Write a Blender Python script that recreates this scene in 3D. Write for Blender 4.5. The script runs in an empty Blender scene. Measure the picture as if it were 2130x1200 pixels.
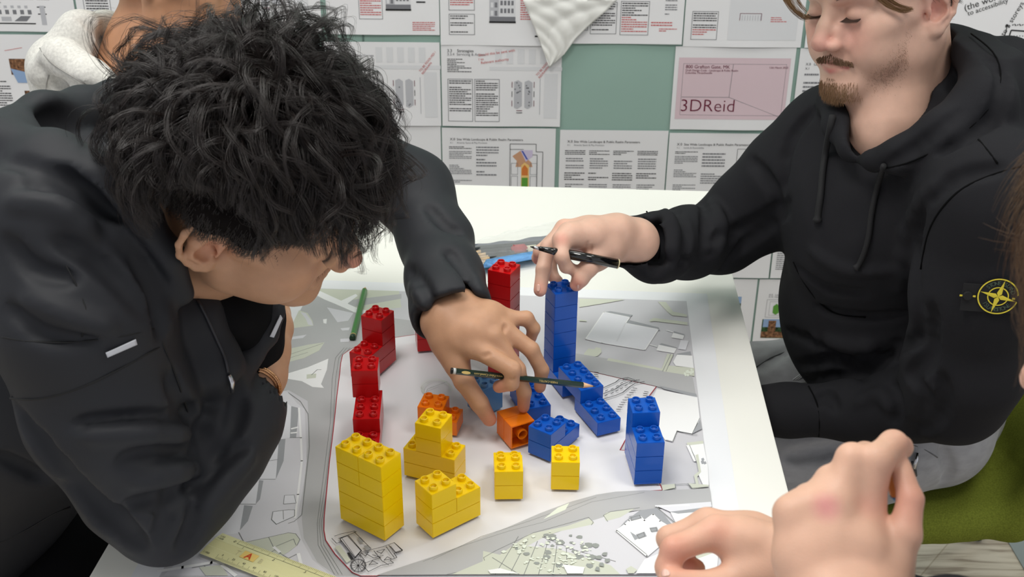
import bpy, bmesh, math, random
import numpy as np
import mathutils, mathutils.geometry
from mathutils import Vector, Matrix
random.seed(7); np.random.seed(7)
C = bpy.context.scene.collection
SC = bpy.context.scene
TZ = 0.74                                  # table top height
# ------------------------------------------------------------------ camera
F, PIT, ROLL, CH = 2312.6, math.radians(27.23), math.radians(0.49), TZ+0.787
cr, sr, cp, sp = math.cos(ROLL), math.sin(ROLL), math.cos(PIT), math.sin(PIT)
_X, _U = Vector((1,0,0)), Vector((0,sp,cp))
CX, CY, CF = cr*_X+sr*_U, -sr*_X+cr*_U, Vector((0,cp,-sp))
CAM = Vector((0,0,CH))
cd = bpy.data.cameras.new('camera'); cam = bpy.data.objects.new('camera', cd); C.objects.link(cam)
M = Matrix(((CX.x,CY.x,-CF.x,0),(CX.y,CY.y,-CF.y,0),(CX.z,CY.z,-CF.z,CH),(0,0,0,1)))
cam.matrix_world = M
cd.sensor_width = 36; cd.lens = 36*F/2130; cd.clip_start = .05
cd.dof.use_dof = True; cd.dof.focus_distance = 1.33; cd.dof.aperture_fstop = 14
SC.camera = cam
SC.view_settings.view_transform = 'Standard'; SC.view_settings.look = 'None'
SC.view_settings.gamma = 1; SC.view_settings.use_curve_mapping = False
SC.view_settings.exposure = 0.16
W = bpy.data.worlds.new('world'); SC.world = W; W.use_nodes = True
W.node_tree.nodes['Background'].inputs[0].default_value = (.93,.95,1,1)
W.node_tree.nodes['Background'].inputs[1].default_value = .60
def area(name, loc, sx, sy, power, col=(1,.985,.95), rot=(0,0,0)):
    l = bpy.data.lights.new(name,'AREA'); l.shape='RECTANGLE'; l.size=sx; l.size_y=sy; l.energy=power; l.color=col
    o = bpy.data.objects.new(name,l); o.location=loc; o.rotation_euler=rot; C.objects.link(o)
area('ceiling_panel_light',(-.45,.75,2.68),.6,.6,17)
area('ceiling_panel_light',(.9,.6,2.68),.6,.6,11)
area('ceiling_panel_light',(-.3,2.0,2.68),1.2,.5,10)
area('ceiling_panel_light',(1.4,1.9,2.68),.6,.6,9)
area('ceiling_panel_light',(-1.6,1.6,2.68),.6,.6,9)

def ray(px,py):
    return CF + CX*((px-1065)/F) - CY*((py-600)/F)
def P(px,py,d): return CAM + ray(px,py)*d                       # point at camera depth d
def T(px,py,z=0.0):                                             # point on plane z above the table
    r = ray(px,py); return CAM + r*((TZ+z-CH)/r.z)
WY = 2.45
def WP(px,py,off=0.0):
    r = ray(px,py); return CAM + r*((WY-off)/r.y)
# ------------------------------------------------------------------ materials
def lin(c):
    return tuple((x/255/12.92 if x/255<=.04045 else ((x/255+.055)/1.055)**2.4) for x in c)
_mats = {}
def mat(name, col, rough=.5, spec=.5, bump=0, bscale=200, metal=0, var=0, vscale=20, sss=0, sheen=0, coat=0, attr=None, alpha=None, trans=0, ior=1.45, stretch=None, detail=3, bump2=0, b2scale=8):
    if name in _mats: return _mats[name]
    m = bpy.data.materials.new(name); m.use_nodes=True; nt=m.node_tree; b=nt.nodes['Principled BSDF']
    L = lin(col); b.inputs['Base Color'].default_value=(*L,1)
    b.inputs['Roughness'].default_value=rough; b.inputs['Specular IOR Level'].default_value=spec
    b.inputs['Metallic'].default_value=metal; b.inputs['IOR'].default_value=ior
    if trans: b.inputs['Transmission Weight'].default_value=trans
    if coat: b.inputs['Coat Weight'].default_value=coat; b.inputs['Coat Roughness'].default_value=.08
    if sheen: b.inputs['Sheen Weight'].default_value=sheen; b.inputs['Sheen Roughness'].default_value=.4
    if alpha is not None: b.inputs['Alpha'].default_value=alpha
    if sss:
        b.inputs['Subsurface Weight'].default_value=sss; b.inputs['Subsurface Radius'].default_value=(.9,.35,.2); b.inputs['Subsurface Scale'].default_value=.006
    tc = nt.nodes.new('ShaderNodeTexCoord'); src = tc.outputs['Object']
    if stretch:
        mp = nt.nodes.new('ShaderNodeMapping'); mp.inputs['Scale'].default_value=stretch; nt.links.new(src,mp.inputs[0]); src=mp.outputs[0]
    base=None
    if attr:
        a = nt.nodes.new('ShaderNodeVertexColor'); a.layer_name=attr; base=a.outputs['Color']
    if var:
        n = nt.nodes.new('ShaderNodeTexNoise'); n.inputs['Scale'].default_value=vscale; n.inputs['Detail'].default_value=detail; nt.links.new(src,n.inputs['Vector'])
        r = nt.nodes.new('ShaderNodeMapRange'); r.inputs['From Min'].default_value=.3; r.inputs['From Max'].default_value=.7
        r.inputs['To Min'].default_value=1-var; r.inputs['To Max'].default_value=1+var; nt.links.new(n.outputs[0],r.inputs[0])
        mx = nt.nodes.new('ShaderNodeVectorMath'); mx.operation='SCALE'
        if base: nt.links.new(base,mx.inputs[0])
        else: mx.inputs[0].default_value=L
        nt.links.new(r.outputs[0],mx.inputs['Scale']); base=mx.outputs[0]
    if base: nt.links.new(base,b.inputs['Base Color'])
    prev=None
    for (s,sc,dist) in ((bump,bscale,.001),(bump2,b2scale,.01)):
        if not s: continue
        n = nt.nodes.new('ShaderNodeTexNoise'); n.inputs['Scale'].default_value=sc; n.inputs['Detail'].default_value=3; nt.links.new(src,n.inputs['Vector'])
        bp = nt.nodes.new('ShaderNodeBump'); bp.inputs['Strength'].default_value=s; bp.inputs['Distance'].default_value=dist
        nt.links.new(n.outputs[0],bp.inputs['Height'])
        if prev: nt.links.new(prev,bp.inputs['Normal'])
        prev=bp.outputs[0]
    if prev: nt.links.new(prev,b.inputs['Normal'])
    _mats[name]=m; return m
# ------------------------------------------------------------------ object helpers
def tag(o,label=None,cat=None,group=None,kind=None):
    if label: o['label']=label
    if cat: o['category']=cat
    if group: o['group']=group
    if kind: o['kind']=kind
    return o
def empty(name,loc,label=None,cat=None,group=None):
    o=bpy.data.objects.new(name,None); o.empty_display_size=.02; o.location=loc; C.objects.link(o); return tag(o,label,cat,group)
def link(name,me,m=None,parent=None,smooth=False):
    o=bpy.data.objects.new(name,me); C.objects.link(o)
    if m:
        for x in (m if isinstance(m,(list,tuple)) else [m]): me.materials.append(x)
    if parent is not None:
        o.parent=parent; o.matrix_parent_inverse=Matrix.Translation(-Vector(parent.location)) if parent.type=='EMPTY' else Matrix.Identity(4)
    if smooth: me.shade_smooth()
    return o
def mesh(name,V,Fs): 
    me=bpy.data.meshes.new(name); me.from_pydata([tuple(v) for v in V],[],Fs); me.update(); return me
def obj(name,V,Fs,m,parent=None,smooth=False): return link(name,mesh(name,V,Fs),m,parent,smooth)
def bmobj(name,bm,m,parent=None,smooth=False):
    me=bpy.data.meshes.new(name); bm.to_mesh(me); bm.free(); return link(name,me,m,parent,smooth)
def add_box(bm,c,s,rot=None,bev=0):
    r=bmesh.ops.create_cube(bm,size=1); vs=r['verts']
    for v in vs:
        v.co=Vector((v.co.x*s[0],v.co.y*s[1],v.co.z*s[2]))
    if bev: 
        es=list({e for v in vs for e in v.link_edges}); rr=bmesh.ops.bevel(bm,geom=es,offset=bev,segments=2,affect='EDGES'); vs=list({v for f in rr['faces'] for v in f.verts}|{v for v in vs if v.is_valid})
    for v in vs:
        if rot is not None: v.co=rot@v.co
        v.co+=Vector(c)
def tube_geo(pts,rads,n=10,cap=True,V=None,Fs=None,ry=None):
    V=[] if V is None else V; Fs=[] if Fs is None else Fs
    pts=[Vector(p) for p in pts]; k=len(pts)
    if not hasattr(rads,'__len__'): rads=[rads]*k
    t0=(pts[1]-pts[0]).normalized(); up=Vector((0,0,1)) if abs(t0.z)<.9 else Vector((1,0,0))
    a=t0.cross(up).normalized(); base=len(V)
    for i in range(k):
        t=(pts[min(i+1,k-1)]-pts[max(i-1,0)]).normalized()
        a=(a-t*a.dot(t)).normalized(); b=t.cross(a)
        for j in range(n):
            th=2*math.pi*j/n; V.append(pts[i]+(a*math.cos(th)+b*math.sin(th)*(ry or 1))*rads[i])
    for i in range(k-1):
        for j in range(n):
            q=base+i*n; Fs.append((q+j,q+(j+1)%n,q+n+(j+1)%n,q+n+j))
    if cap: Fs.append(tuple(range(base+n-1,base-1,-1))); Fs.append(tuple(range(base+(k-1)*n,base+k*n)))
    return V,Fs
def tube(name,pts,rads,m,parent=None,n=10,smooth=True,ry=None):
    V,Fs=tube_geo(pts,rads,n,ry=ry); return obj(name,V,Fs,m,parent,smooth)
def spline(pts,n=8):
    pts=[Vector(p) for p in pts]; out=[]
    for i in range(len(pts)-1):
        p0=pts[max(i-1,0)];p1=pts[i];p2=pts[i+1];p3=pts[min(i+2,len(pts)-1)]
        for k in range(n):
            t=k/n; out.append(.5*((2*p1)+(p2-p0)*t+(2*p0-5*p1+4*p2-p3)*t*t+(3*p1-p0-3*p2+p3)*t**3))
    out.append(pts[-1]); return out
_tc={}
def text_mesh(s,size,align='LEFT',thin=0,shear=0):
    k=(s,align,thin,shear)
    if k not in _tc:
        cu=bpy.data.curves.new('t','FONT'); cu.body=s; cu.size=1; cu.align_x=align; cu.offset=thin; cu.shear=shear; cu.resolution_u=3
        o=bpy.data.objects.new('t',cu); C.objects.link(o); dg=bpy.context.evaluated_depsgraph_get()
        me=bpy.data.meshes.new_from_object(o.evaluated_get(dg)); V=[v.co.copy() for v in me.vertices]; Fs=[tuple(p.vertices) for p in me.polygons]
        bpy.data.objects.remove(o); bpy.data.meshes.remove(me); _tc[k]=(V,Fs)
    V,Fs=_tc[k]; return [v*size for v in V],Fs
# ------------------------------------------------------------------ setting
# floor : pale timber planks
fm=bpy.data.materials.new('pale_wood_planks'); fm.use_nodes=True; nt=fm.node_tree; b=nt.nodes['Principled BSDF']; b.inputs['Roughness'].default_value=.45
tc=nt.nodes.new('ShaderNodeTexCoord'); mp=nt.nodes.new('ShaderNodeMapping'); mp.inputs['Rotation'].default_value=(0,0,math.radians(-48)); mp.inputs['Scale'].default_value=(1,7,1)
nt.links.new(tc.outputs['Object'],mp.inputs[0])
n1=nt.nodes.new('ShaderNodeTexNoise'); n1.inputs['Scale'].default_value=5; n1.inputs['Detail'].default_value=6; n1.inputs['Distortion'].default_value=1.6; nt.links.new(mp.outputs[0],n1.inputs[0])
cr_=nt.nodes.new('ShaderNodeValToRGB'); e=cr_.color_ramp.elements; e[0].position=.36; e[0].color=(*lin((158,144,128)),1); e[1].position=.6; e[1].color=(*lin((214,203,186)),1)
x=cr_.color_ramp.elements.new(.47); x.color=(*lin((198,186,168)),1)
nt.links.new(n1.outputs[0],cr_.inputs[0])
bk=nt.nodes.new('ShaderNodeTexBrick'); bk.inputs['Scale'].default_value=1; bk.inputs['Brick Width'].default_value=1.2; bk.inputs['Row Height'].default_value=.18; bk.inputs['Mortar Size'].default_value=.0015
bk.inputs['Color1'].default_value=(1,1,1,1); bk.inputs['Color2'].default_value=(.93,.92,.91,1); bk.inputs['Mortar'].default_value=(.72,.68,.62,1)
mp2=nt.nodes.new('ShaderNodeMapping'); mp2.inputs['Rotation'].default_value=(0,0,math.radians(-48)); nt.links.new(tc.outputs['Object'],mp2.inputs[0]); nt.links.new(mp2.outputs[0],bk.inputs[0])
mxx=nt.nodes.new('ShaderNodeMix'); mxx.data_type='RGBA'; mxx.blend_type='MULTIPLY'; mxx.inputs[0].default_value=1; nt.links.new(cr_.outputs[0],mxx.inputs[6]); nt.links.new(bk.outputs[0],mxx.inputs[7]); nt.links.new(mxx.outputs[2],b.inputs['Base Color'])
o=obj('floor',[(-3,-1,-.02),(3.2,-1,-.02),(3.2,WY+.1,-.02),(-3,WY+.1,-.02),(-3,-1,0),(3.2,-1,0),(3.2,WY+.1,0),(-3,WY+.1,0)],[(3,2,1,0),(4,5,6,7),(0,1,5,4),(1,2,6,5),(2,3,7,6),(3,0,4,7)],fm); tag(o,kind='structure')
wall_m=mat('teal_pinboard',(148,176,166),.85,.2,bump=.25,bscale=900,var=.03,vscale=3)
bm=bmesh.new(); add_box(bm,(0.1,WY+.05,1.35),(6.2,.1,2.7)); tag(bmobj('wall_back',bm,wall_m),kind='structure')
jm=mat('board_joint',(96,120,113),.8)
bm=bmesh.new()
for px,py in ((755,72),):
    w=WP(px,py); add_box(bm,(w.x,WY-.0008,1.35),(.004,.0016,2.6))
add_box(bm,(w.x+1.22,WY-.0008,1.35),(.004,.0016,2.6)); add_box(bm,(w.x-1.22,WY-.0008,1.35),(.004,.0016,2.6))
tag(bmobj('trim_1',bm,jm),kind='structure')
bm=bmesh.new(); add_box(bm,(.1,WY-.006,.04),(6.2,.012,.08)); tag(bmobj('baseboard_back',bm,mat('baseboard_grey',(150,158,154),.6)),kind='structure')
ceil_m=mat('ceiling_white',(235,235,232),.9)
bm=bmesh.new(); add_box(bm,(.1,.9,2.75),(6.2,4,.06)); tag(bmobj('ceiling',bm,ceil_m),kind='structure')
# ------------------------------------------------------------------ pinned sheets
paper=mat('paper_white',(226,226,228),.75,.3,bump2=.05,b2scale=9)
INK={'k':mat('ink_black',(52,52,56),.8,.2),'g':mat('ink_grey',(120,121,126),.8,.2),'r':mat('ink_red',(196,96,96),.8,.2),'l':mat('ink_light_grey',(214,215,218),.8,.2),
 'm':mat('ink_mid_grey',(182,183,188),.8,.2),'p':mat('ink_pink',(212,190,197),.75,.3),'b':mat('ink_burgundy',(104,24,52),.7,.2),'o':mat('ink_orange',(205,120,60),.7,.2),
 'G':mat('ink_green',(92,150,62),.7,.2),'y':mat('ink_sand',(228,190,120),.7,.2),'s':mat('ink_sky',(140,165,200),.7,.2),'d':mat('photo_dark_green',(52,78,48),.7,.2,var=.75,vscale=120),
 'n':mat('photo_brown',(120,86,62),.7,.2,var=.8,vscale=150),'v':mat('ink_violet',(200,190,215),.7),'e':mat('ink_tan',(196,150,118),.7),'B':mat('ink_blue',(60,80,170),.7),'K':mat('ink_solid_black',(22,22,24),.7)}
def sheet(name,x0,x1,z0,z1,items,label,curl=.004,rot=0,off=0.0,cat='sheet',group='pinned sheets',mt=None,k0=0):
    """a pinned print; coordinates of items are 0..1 from the top left corner"""
    w,h=x1-x0,z1-z0
    root=empty(name,(x0+w/2,WY-.0025-off,z0),label,cat,group)
    ph=random.random()*6
    def S(u,v,lift=0):          # v from the top
        x=(u-.5)*w; z=h*(1-v)
        y=-(curl*.45*max(0,(v-.55)/.45)**2*(1+.6*math.sin(u*7+ph))+.0006*(1+math.sin(u*5+ph))*v)-lift
        if rot: c_,s_=math.cos(rot),math.sin(rot); x,z=x*c_-(z-h)*s_,x*s_+(z-h)*c_+h
        return Vector((root.location.x+x,root.location.y+y,root.location.z+z))
    n=14; V=[];Fs=[]
    for i in range(n+1):
        for j in range(n+1): V.append(S(i/n,j/n))
    for i in range(n):
        for j in range(n): a=i*(n+1)+j; Fs.append((a,a+1,a+n+2,a+n+1))
    o=obj('paper',V,Fs,mt or paper,root,False); md=o.modifiers.new('s','SOLIDIFY'); md.thickness=.0004; md.offset=1
    geo={}
    def quad(c,u0,v0,u1,v1,lift=.0009):
        V,Fs=geo.setdefault(c,([],[])); nu=max(1,int(abs(u1-u0)*14)+ (1 if abs(u1-u0)>.08 else 0)); nv=max(1,int(abs(v1-v0)*14)+(1 if abs(v1-v0)>.08 else 0))
        b0=len(V)
        for i in range(nu+1):
            for j in range(nv+1): V.append(S(u0+(u1-u0)*i/nu,v0+(v1-v0)*j/nv,lift))
        for i in range(nu):
            for j in range(nv): a=b0+i*(nv+1)+j; Fs.append((a,a+1,a+nv+2,a+nv+1))
    asp=w/h
    for it in items:
        k=it[0]
        if k=='t':      # text block  x,y,w,lines,pitch,color
            _,u,v,ww,nl,pit,c=it
            for i in range(nl):
                if random.random()<.1: continue
                lw=ww*(1 if random.random()<.6 else random.uniform(.35,.95)); q=u
                while q<u+lw-.002:
                    e_=min(q+random.uniform(.008,.03),u+lw); quad(c,q,v+i*pit,e_,v+i*pit+pit*.42); q=e_+.0035
        elif k=='box':
            _,u,v,ww,hh,c,lw=it; lw2=lw*asp
            quad(c,u,v,u+ww,v+lw2,.0010);quad(c,u,v+hh-lw2,u+ww,v+hh,.0010);quad(c,u,v,u+lw,v+hh,.0010);quad(c,u+ww-lw,v,u+ww,v+hh,.0010)
        elif k=='rect':
            _,u,v,ww,hh,c=it[:6]; quad(c,u,v,u+ww,v+hh,it[6] if len(it)>6 else .0007)
        elif k=='poly':
            _,pts,c=it[:3]; V,Fs=geo.setdefault(c,([],[])); b0=len(V)
            for (u,v) in pts: V.append(S(u,v,it[3] if len(it)>3 else .0008))
            Fs.append(tuple(range(b0,b0+len(pts))))
        elif k=='line':
            _,pts,c,lw=it; V,Fs=geo.setdefault(c,([],[]))
            for (u0,v0),(u1,v1) in zip(pts[:-1],pts[1:]):
                du,dv=(u1-u0)*w,(v1-v0)*h; L=math.hypot(du,dv) or 1; nx,nz=-dv/L*lw/w/2,du/L*lw/h/2
                b0=len(V)
                for q in ((u0-nx,v0-nz),(u1-nx,v1-nz),(u1+nx,v1+nz),(u0+nx,v0+nz)): V.append(S(q[0],q[1],.0011))
                Fs.append((b0,b0+1,b0+2,b0+3))
        elif k=='s':
            _,u,v,size,s,c=it[:6]; rr=it[6] if len(it)>6 else 0; thin=it[7] if len(it)>7 else 0
            tv,tf=text_mesh(s,size,thin=thin); V,Fs=geo.setdefault(c,([],[])); b0=len(V)
            for p in tv:
                x,z=p.x*math.cos(rr)-p.y*math.sin(rr),p.x*math.sin(rr)+p.y*math.cos(rr)
                V.append(S(u+x/w,v-z/h,.0012))
            Fs+= [tuple(b0+i for i in f) for f in tf]
    nm={'k':'black_print','g':'grey_print','r':'red_print','l':'pale_grey_print','m':'grey_print','p':'pink_panel','b':'burgundy_lettering','d':'photo_print','n':'photo_print'}
    for c,(V,Fs) in geo.items(): obj(nm.get(c,'colour_print'),V,Fs,INK[c],root)
    return root
def bx(u,v,w_,h_,c='k',red=0):
    n=int(h_/.03); r=[('box',u,v,w_,h_,'g',.004)]
    nb=int(n*(1-red)); r.append(('t',u+.012,v+.02,w_-.025,nb,.026,c))
    if red: r.append(('t',u+.012,v+.02+nb*.026,w_-.025,max(1,int((h_-.04)/.026)-nb),.026,'r'))
    return r
def facade(u,v,w_,h_):
    r=[('rect',u,v,w_,h_,'l'),('rect',u,v,w_*.36,h_,'m',.0009)]
    for i in range(4):
        for j in range(5): r.append(('rect',u+w_*(.42+.14*i),v+h_*(.04+.17*j),w_*.09,h_*.1,'g',.0010))
    for j in range(5): r.append(('rect',u+.01,v+h_*(.05+.18*j),w_*.1,h_*.11,'l',.0011)); r.append(('rect',u+w_*.2,v+h_*(.05+.18*j),w_*.1,h_*.11,'g',.0011))
    r.append(('rect',u,v+h_*.9,w_,h_*.1,'g',.0012)); r.append(('rect',u-.003,v+h_,w_+.006,.02,'K',.0012)); return r
def siteplan(u,v,w_,h_):
    r=[]
    for i in range(5): r.append(('rect',u+w_*(.05+.17*i),v,w_*.1,h_*.2,'l'))
    r+=[('rect',u-.02,v+h_*.24,w_*1.1,h_*.05,'l'),('rect',u+w_*.8,v+h_*.33,w_*.2,h_*.62,'l'),('rect',u+w_*.73,v+h_*.4,w_*.01,h_*.5,'m')]
    x,y=u+w_*.34,v+h_*.42
    for s in (0,1):
        r+=[('poly',[(x+s*w_*.16,y+.02),(x+s*w_*.16+w_*.06,y),(x+s*w_*.16+w_*.12,y+.03),(x+s*w_*.16+w_*.12,y+h_*.36),(x+s*w_*.16+w_*.05,y+h_*.4),(x+s*w_*.16,y+h_*.38)],'m')]
        for k in range(9): 
            a=x+s*w_*.16+random.random()*w_*.08; q=y+.02+random.random()*h_*.34; r.append(('rect',a,q,.012,.016,'g',.001))
        for k in range(3): r.append(('rect',x+(-.02 if s==0 else w_*.3),y+.02+k*h_*.13,.005,h_*.08,'K' if k%2 else 'b',.001))
    r+=[('rect',x+.02,y+h_*.42,.05,.008,'b',.001),('rect',x+.02,y+h_*.45,.05,.008,'K',.001)]
    return r
T0=TZ
row=[(.158,.348),(-.052,.139),(-.246,-.057),(-.436,-.248),(-.627,-.441)]
row=[(a+T0,b+T0) for a,b in row]
GR='planning sheets pinned to the teal wall'
def head(a='X.0',t='Site Wide Landscape & Public Realm Parameters',s2='Amenity Space & Play Provision'):
    return [('s',.07,.16,.0085,a,'k'),('s',.13,.16,.0078,t,'k'),('s',.07,.2,.005,'X.1','g'),('s',.13,.2,.0055,s2,'g')]
# top row
sheet('pinned_sheet',-1.24,-.965,row[0][0]-.0,row[0][1],[('rect',.35,.62,.33,.012,'K'),('rect',.71,.62,.1,.012,'K')]+[('rect',.36+.05*i,.5,.03,.08,'m') for i in range(7)]+[('t',.36,.66,.15,1,.03,'g')]+[('rect',.38+.055*i,.7,.025,.03,'m') for i in range(5)]+[('rect',.38+.06*i,.75,.03,.05,'g') for i in range(5)]+[('rect',.4,.83,.08,.05,'m'),('poly',[(.5,.88),(.56,.82),(.64,.82),(.6,.88)],'g'),('rect',.37,.9,.3,.014,'K'),('rect',.72,.7,.04,.22,'m'),('rect',.7,.71,.07,.012,'K'),('rect',.7,.79,.07,.012,'K')],'pinned elevation drawing with black ground bars at the top left corner',group=GR)
sheet('pinned_sheet',-.96,-.69,row[0][0],row[0][1],[('box',.06,.6,.22,.3,'g',.004),('t',.08,.63,.18,7,.03,'k'),('rect',.4,.4,.2,.4,'l')]+facade(.5,.4,.2,.4),'pinned text sheet showing just above the grey hood',group=GR)
sheet('pinned_sheet',-.685,-.425,row[0][0]+.002,row[0][1],siteplan(.3,.2,.6,.6)+[('line',[(.5,.72),(.53,.66),(.56,.72),(.53,.75)],'g',.001)],'pinned site plan above the curly hair of the leaning person',group=GR)
sheet('pinned_sheet',-.413,-.165,row[0][0],row[0][1],bx(.29,.3,.21,.52,'k',.45)+facade(.53,.2,.22,.5)+[('line',[(.8,.5),(.88,.5)],'k',.0015),('line',[(.8,.56),(.88,.56)],'k',.0015),('line',[(.8,.62),(.88,.62)],'K',.003)]+[('t',.76,.85,.2,5,.022,'r')],'pinned sheet with facade drawing and red notes, top row right of the curly hair',group=GR)
sheet('pinned_sheet',-.163,.108,row[0][0]-.022,row[0][1]-.02,bx(.07,.25,.21,.35,'k',.5)+bx(.07,.64,.21,.24)+facade(.4,.2,.21,.52)+[('t',.65,.35,.11,14,.026,'r'),('rect',.77,.88,.1,.018,'K')],'pinned sheet with tall facade drawing, left of the crumpled tracing paper',group=GR)
sheet('pinned_sheet',.11,.372,row[0][0]-.016,row[0][1]-.01,bx(.05,.55,.15,.3)+bx(.22,.53,.22,.36)+bx(.47,.52,.24,.38,'k',.5)+[('rect',.38+.15*i,.15,.12,.32,'l') for i in range(3)]+[('line',[(.42+.15*i,.43),(.45+.15*i,.46)],'K',.0015) for i in range(3)]+[('line',[(.45+.15*i,.43),(.42+.15*i,.46)],'K',.0015) for i in range(3)]+[('rect',.84,.3,.12,.14,'n'),('t',.84,.48,.1,8,.025,'g'),('t',.73,.75,.18,2,.03,'r'),('t',.8,.8,.15,3,.022,'r')],'pinned sheet with crosses and a small photo, right of the crumpled tracing paper',group=GR)
sheet('pinned_sheet',.375,.637,row[0][0]-.021,row[0][1]-.015,bx(.06,.2,.22,.22,'k',.4)+bx(.06,.6,.22,.32,'k',.3)+[('rect',.37,.05,.58,.36,'l'),('rect',.37,.42,.58,.5,'v' if 0 else 'l'),('line',[(.46,.62),(.64,.62),(.64,.7)],'b',.001),('line',[(.46,.62),(.46,.7)],'b',.001)]+[('line',[(.48+.022*i,.64),(.48+.022*i,.7)],'m',.001) for i in range(8)]+[('t',.72,.66,.18,3,.022,'r')],'pinned sheet with grey panels and a small comb drawing, above the pink cover sheet',group=GR)
sheet('pinned_sheet',.645,.91,row[0][0]-.021,row[0][1]-.015,bx(.06,.6,.22,.32),'pinned text sheet behind the face of the person in the black hoodie, top row',group=GR)
# second row
sheet('pinned_sheet',-1.3,-1.03,row[1][0]+.02,row[1][1]+.012,[('line',[(.6,.2),(.75,.16)],'r',.001),('rect',.62,.3,.22,.2,'n'),('poly',[(.62,.42),(.84,.5),(.84,.6),(.66,.6)],'s',.0012),('t',.45,.55,.14,12,.03,'k'),('rect',.7,.7,.15,.2,'n')],'pinned sheet with a reddish photo at the left edge, beside the grey hoodie',group=GR)
sheet('pinned_sheet',-.425,-.166,row[1][0],row[1][1]+.002,[('s',.05,.12,.0075,'Strategies','k'),('s',.05,.17,.0075,'Refuse Travel and Cycle Storage','g'),('s',.83,.35,.007,'TO BE RESOLVED /','r',.9),('s',.85,.38,.007,'REDRAWN','r',.9)]+siteplan(.42,.06,.55,.88),'pinned pale site plan touching the curly hair, second row',group=GR)
sheet('pinned_sheet',-.163,.107,row[1][0],row[1][1],[('s',.05,.1,.0095,'3.3    Strategies','k'),('s',.05,.14,.0085,'3.3.4  Servicing & Access','g'),('t',.05,.18,.15,3,.02,'k'),('t',.05,.24,.2,6,.022,'k'),('s',.31,.15,.0085,'Should this be sent with','r',.15),('s',.31,.2,.008,'? to','r',.15),('s',.33,.24,.0085,'Relevant authority','r',.15),('s',.8,.38,.007,'TO BE RESOLVED /','r',.9),('s',.82,.41,.007,'REDRAWN','r',.9)]+bx(.05,.42,.21,.52,'k')+bx(.275,.42,.21,.52,'k')+siteplan(.42,.06,.55,.88),'pinned strategies sheet with two text boxes and site plan, left of the bare teal patch',group=GR)
sheet('pinned_sheet',.36,.629,-.056+T0,.137+T0,[('rect',.035,.13,.93,.74,'p'),('box',.075,.2,.86,.62,'g',.002),('line',[(.49,.2),(.48,.6)],'g',.0008),('line',[(.08,.6),(.48,.6),(.93,.84)],'g',.0008),
  ('s',.095,.255,.0108,'800 Grafton Gate, MK','b'),('s',.095,.29,.0062,'Draft Design Code - Landscape & Public Realm','b'),('s',.095,.32,.0062,'Columbia Threadneedle','b'),('s',.79,.25,.0062,'12th March 2025','b'),('s',.07,.775,.0415,'3DReid','b',0,-.012)],'white sheet with pink cover panel and large burgundy lettering reading 3DReid',group=GR,cat='poster')
sheet('pinned_sheet',.638,.9,-.056+T0,.135+T0,[('s',.06,.2,.008,'X.0   Landscape','k'),('s',.06,.25,.007,'X.1','k'),('t',.06,.3,.3,8,.05,'g'),('t',.5,.2,.3,12,.04,'g')],'pinned text list sheet beside the chin of the person in the black hoodie',group=GR)
# third row
para=[('t',.06,.24,.2,2,.02,'k'),('t',.06,.3,.2,5,.022,'g'),('t',.06,.48,.2,6,.022,'g'),('t',.06,.68,.2,7,.022,'g')]
sheet('pinned_sheet',-.43,-.168,row[2][0]+.002,row[2][1]+.004,[('t',.5,.3,.3,10,.03,'g')],'mostly blank pinned sheet behind the curls, third row',group=GR)
sheet('pinned_sheet',-.165,.098,row[2][0],row[2][1],head('X.0')+para+[('t',.3,.24,.2,4,.035,'g'),('t',.3,.4,.18,6,.04,'g')]+[('rect',.3,.78+.03*i,.013,.016,c) for i,c in enumerate('ggmkor')]+[('t',.33,.78,.12,6,.03,'g'),
  ('line',[(.6,.2),(.83,.2),(.83,.3),(.89,.3),(.89,.98)],'k',.0012),('line',[(.6,.2),(.6,.97),(.84,.97),(.84,.34),(.8,.34)],'k',.0012),('line',[(.6,.27),(.72,.27)],'k',.001),('line',[(.6,.8),(.84,.8)],'g',.0008),
  ('poly',[(.62,.36),(.7,.28),(.72,.35),(.79,.44),(.8,.5),(.65,.5),(.66,.42)],'e',.0007),('poly',[(.69,.28),(.8,.28),(.8,.36),(.74,.43)],'v',.0009),('poly',[(.7,.29),(.715,.29),(.76,.4),(.745,.4)],'B',.0012),('poly',[(.7,.48),(.73,.44),(.77,.48),(.77,.8),(.74,.86),(.7,.8)],'y',.0010),('poly',[(.705,.52),(.73,.47),(.76,.52),(.76,.61),(.705,.61)],'o',.0014),('rect',.705,.64,.055,.15,'G',.0014),('poly',[(.66,.8),(.7,.82),(.72,.88),(.66,.86)],'e',.0010),('poly',[(.76,.84),(.84,.8),(.84,.88),(.78,.95)],'e',.0010)]+[('box',.61+.17*(i%2),.45+.17*(i//2),.06,.15,'g',.003) for i in range(4)],'pinned sheet with coloured plan in orange and green, at the far table edge',group=GR)
four=[]
for i in range(4): four+=[('t',.05+.225*i,.26,.19,3,.022,'k'),('t',.06+.225*i,.36,.17,5,.03,'g'),('t',.05+.225*i,.55,.19,4,.028,'k'),('t',.06+.225*i,.7,.17,8,.028,'g')]
sheet('pinned_sheet',.108,.358,row[2][0]-.004,row[2][1]-.003,head()+four,'pinned sheet with four text columns, right below the bare teal patch',group=GR)
sheet('pinned_sheet',.361,.628,row[2][0]-.006,row[2][1]-.008,head('X.0','Site Wide Landscape & Public Realm Parameters','Levels & Accessibility')+para+[('t',.3,.26,.2,5,.04,'g'),('t',.3,.5,.2,6,.03,'g'),('box',.6,.2,.2,.6,'k',.003)],'pinned text sheet right beneath the pink cover sheet',group=GR)
sheet('pinned_sheet',-1.3,-1.03,row[2][0]+.02,row[2][1]+.018,[('t',.3,.1,.3,20,.03,'g')],'pinned sheet low at the left edge behind the grey hoodie',group=GR)
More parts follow.
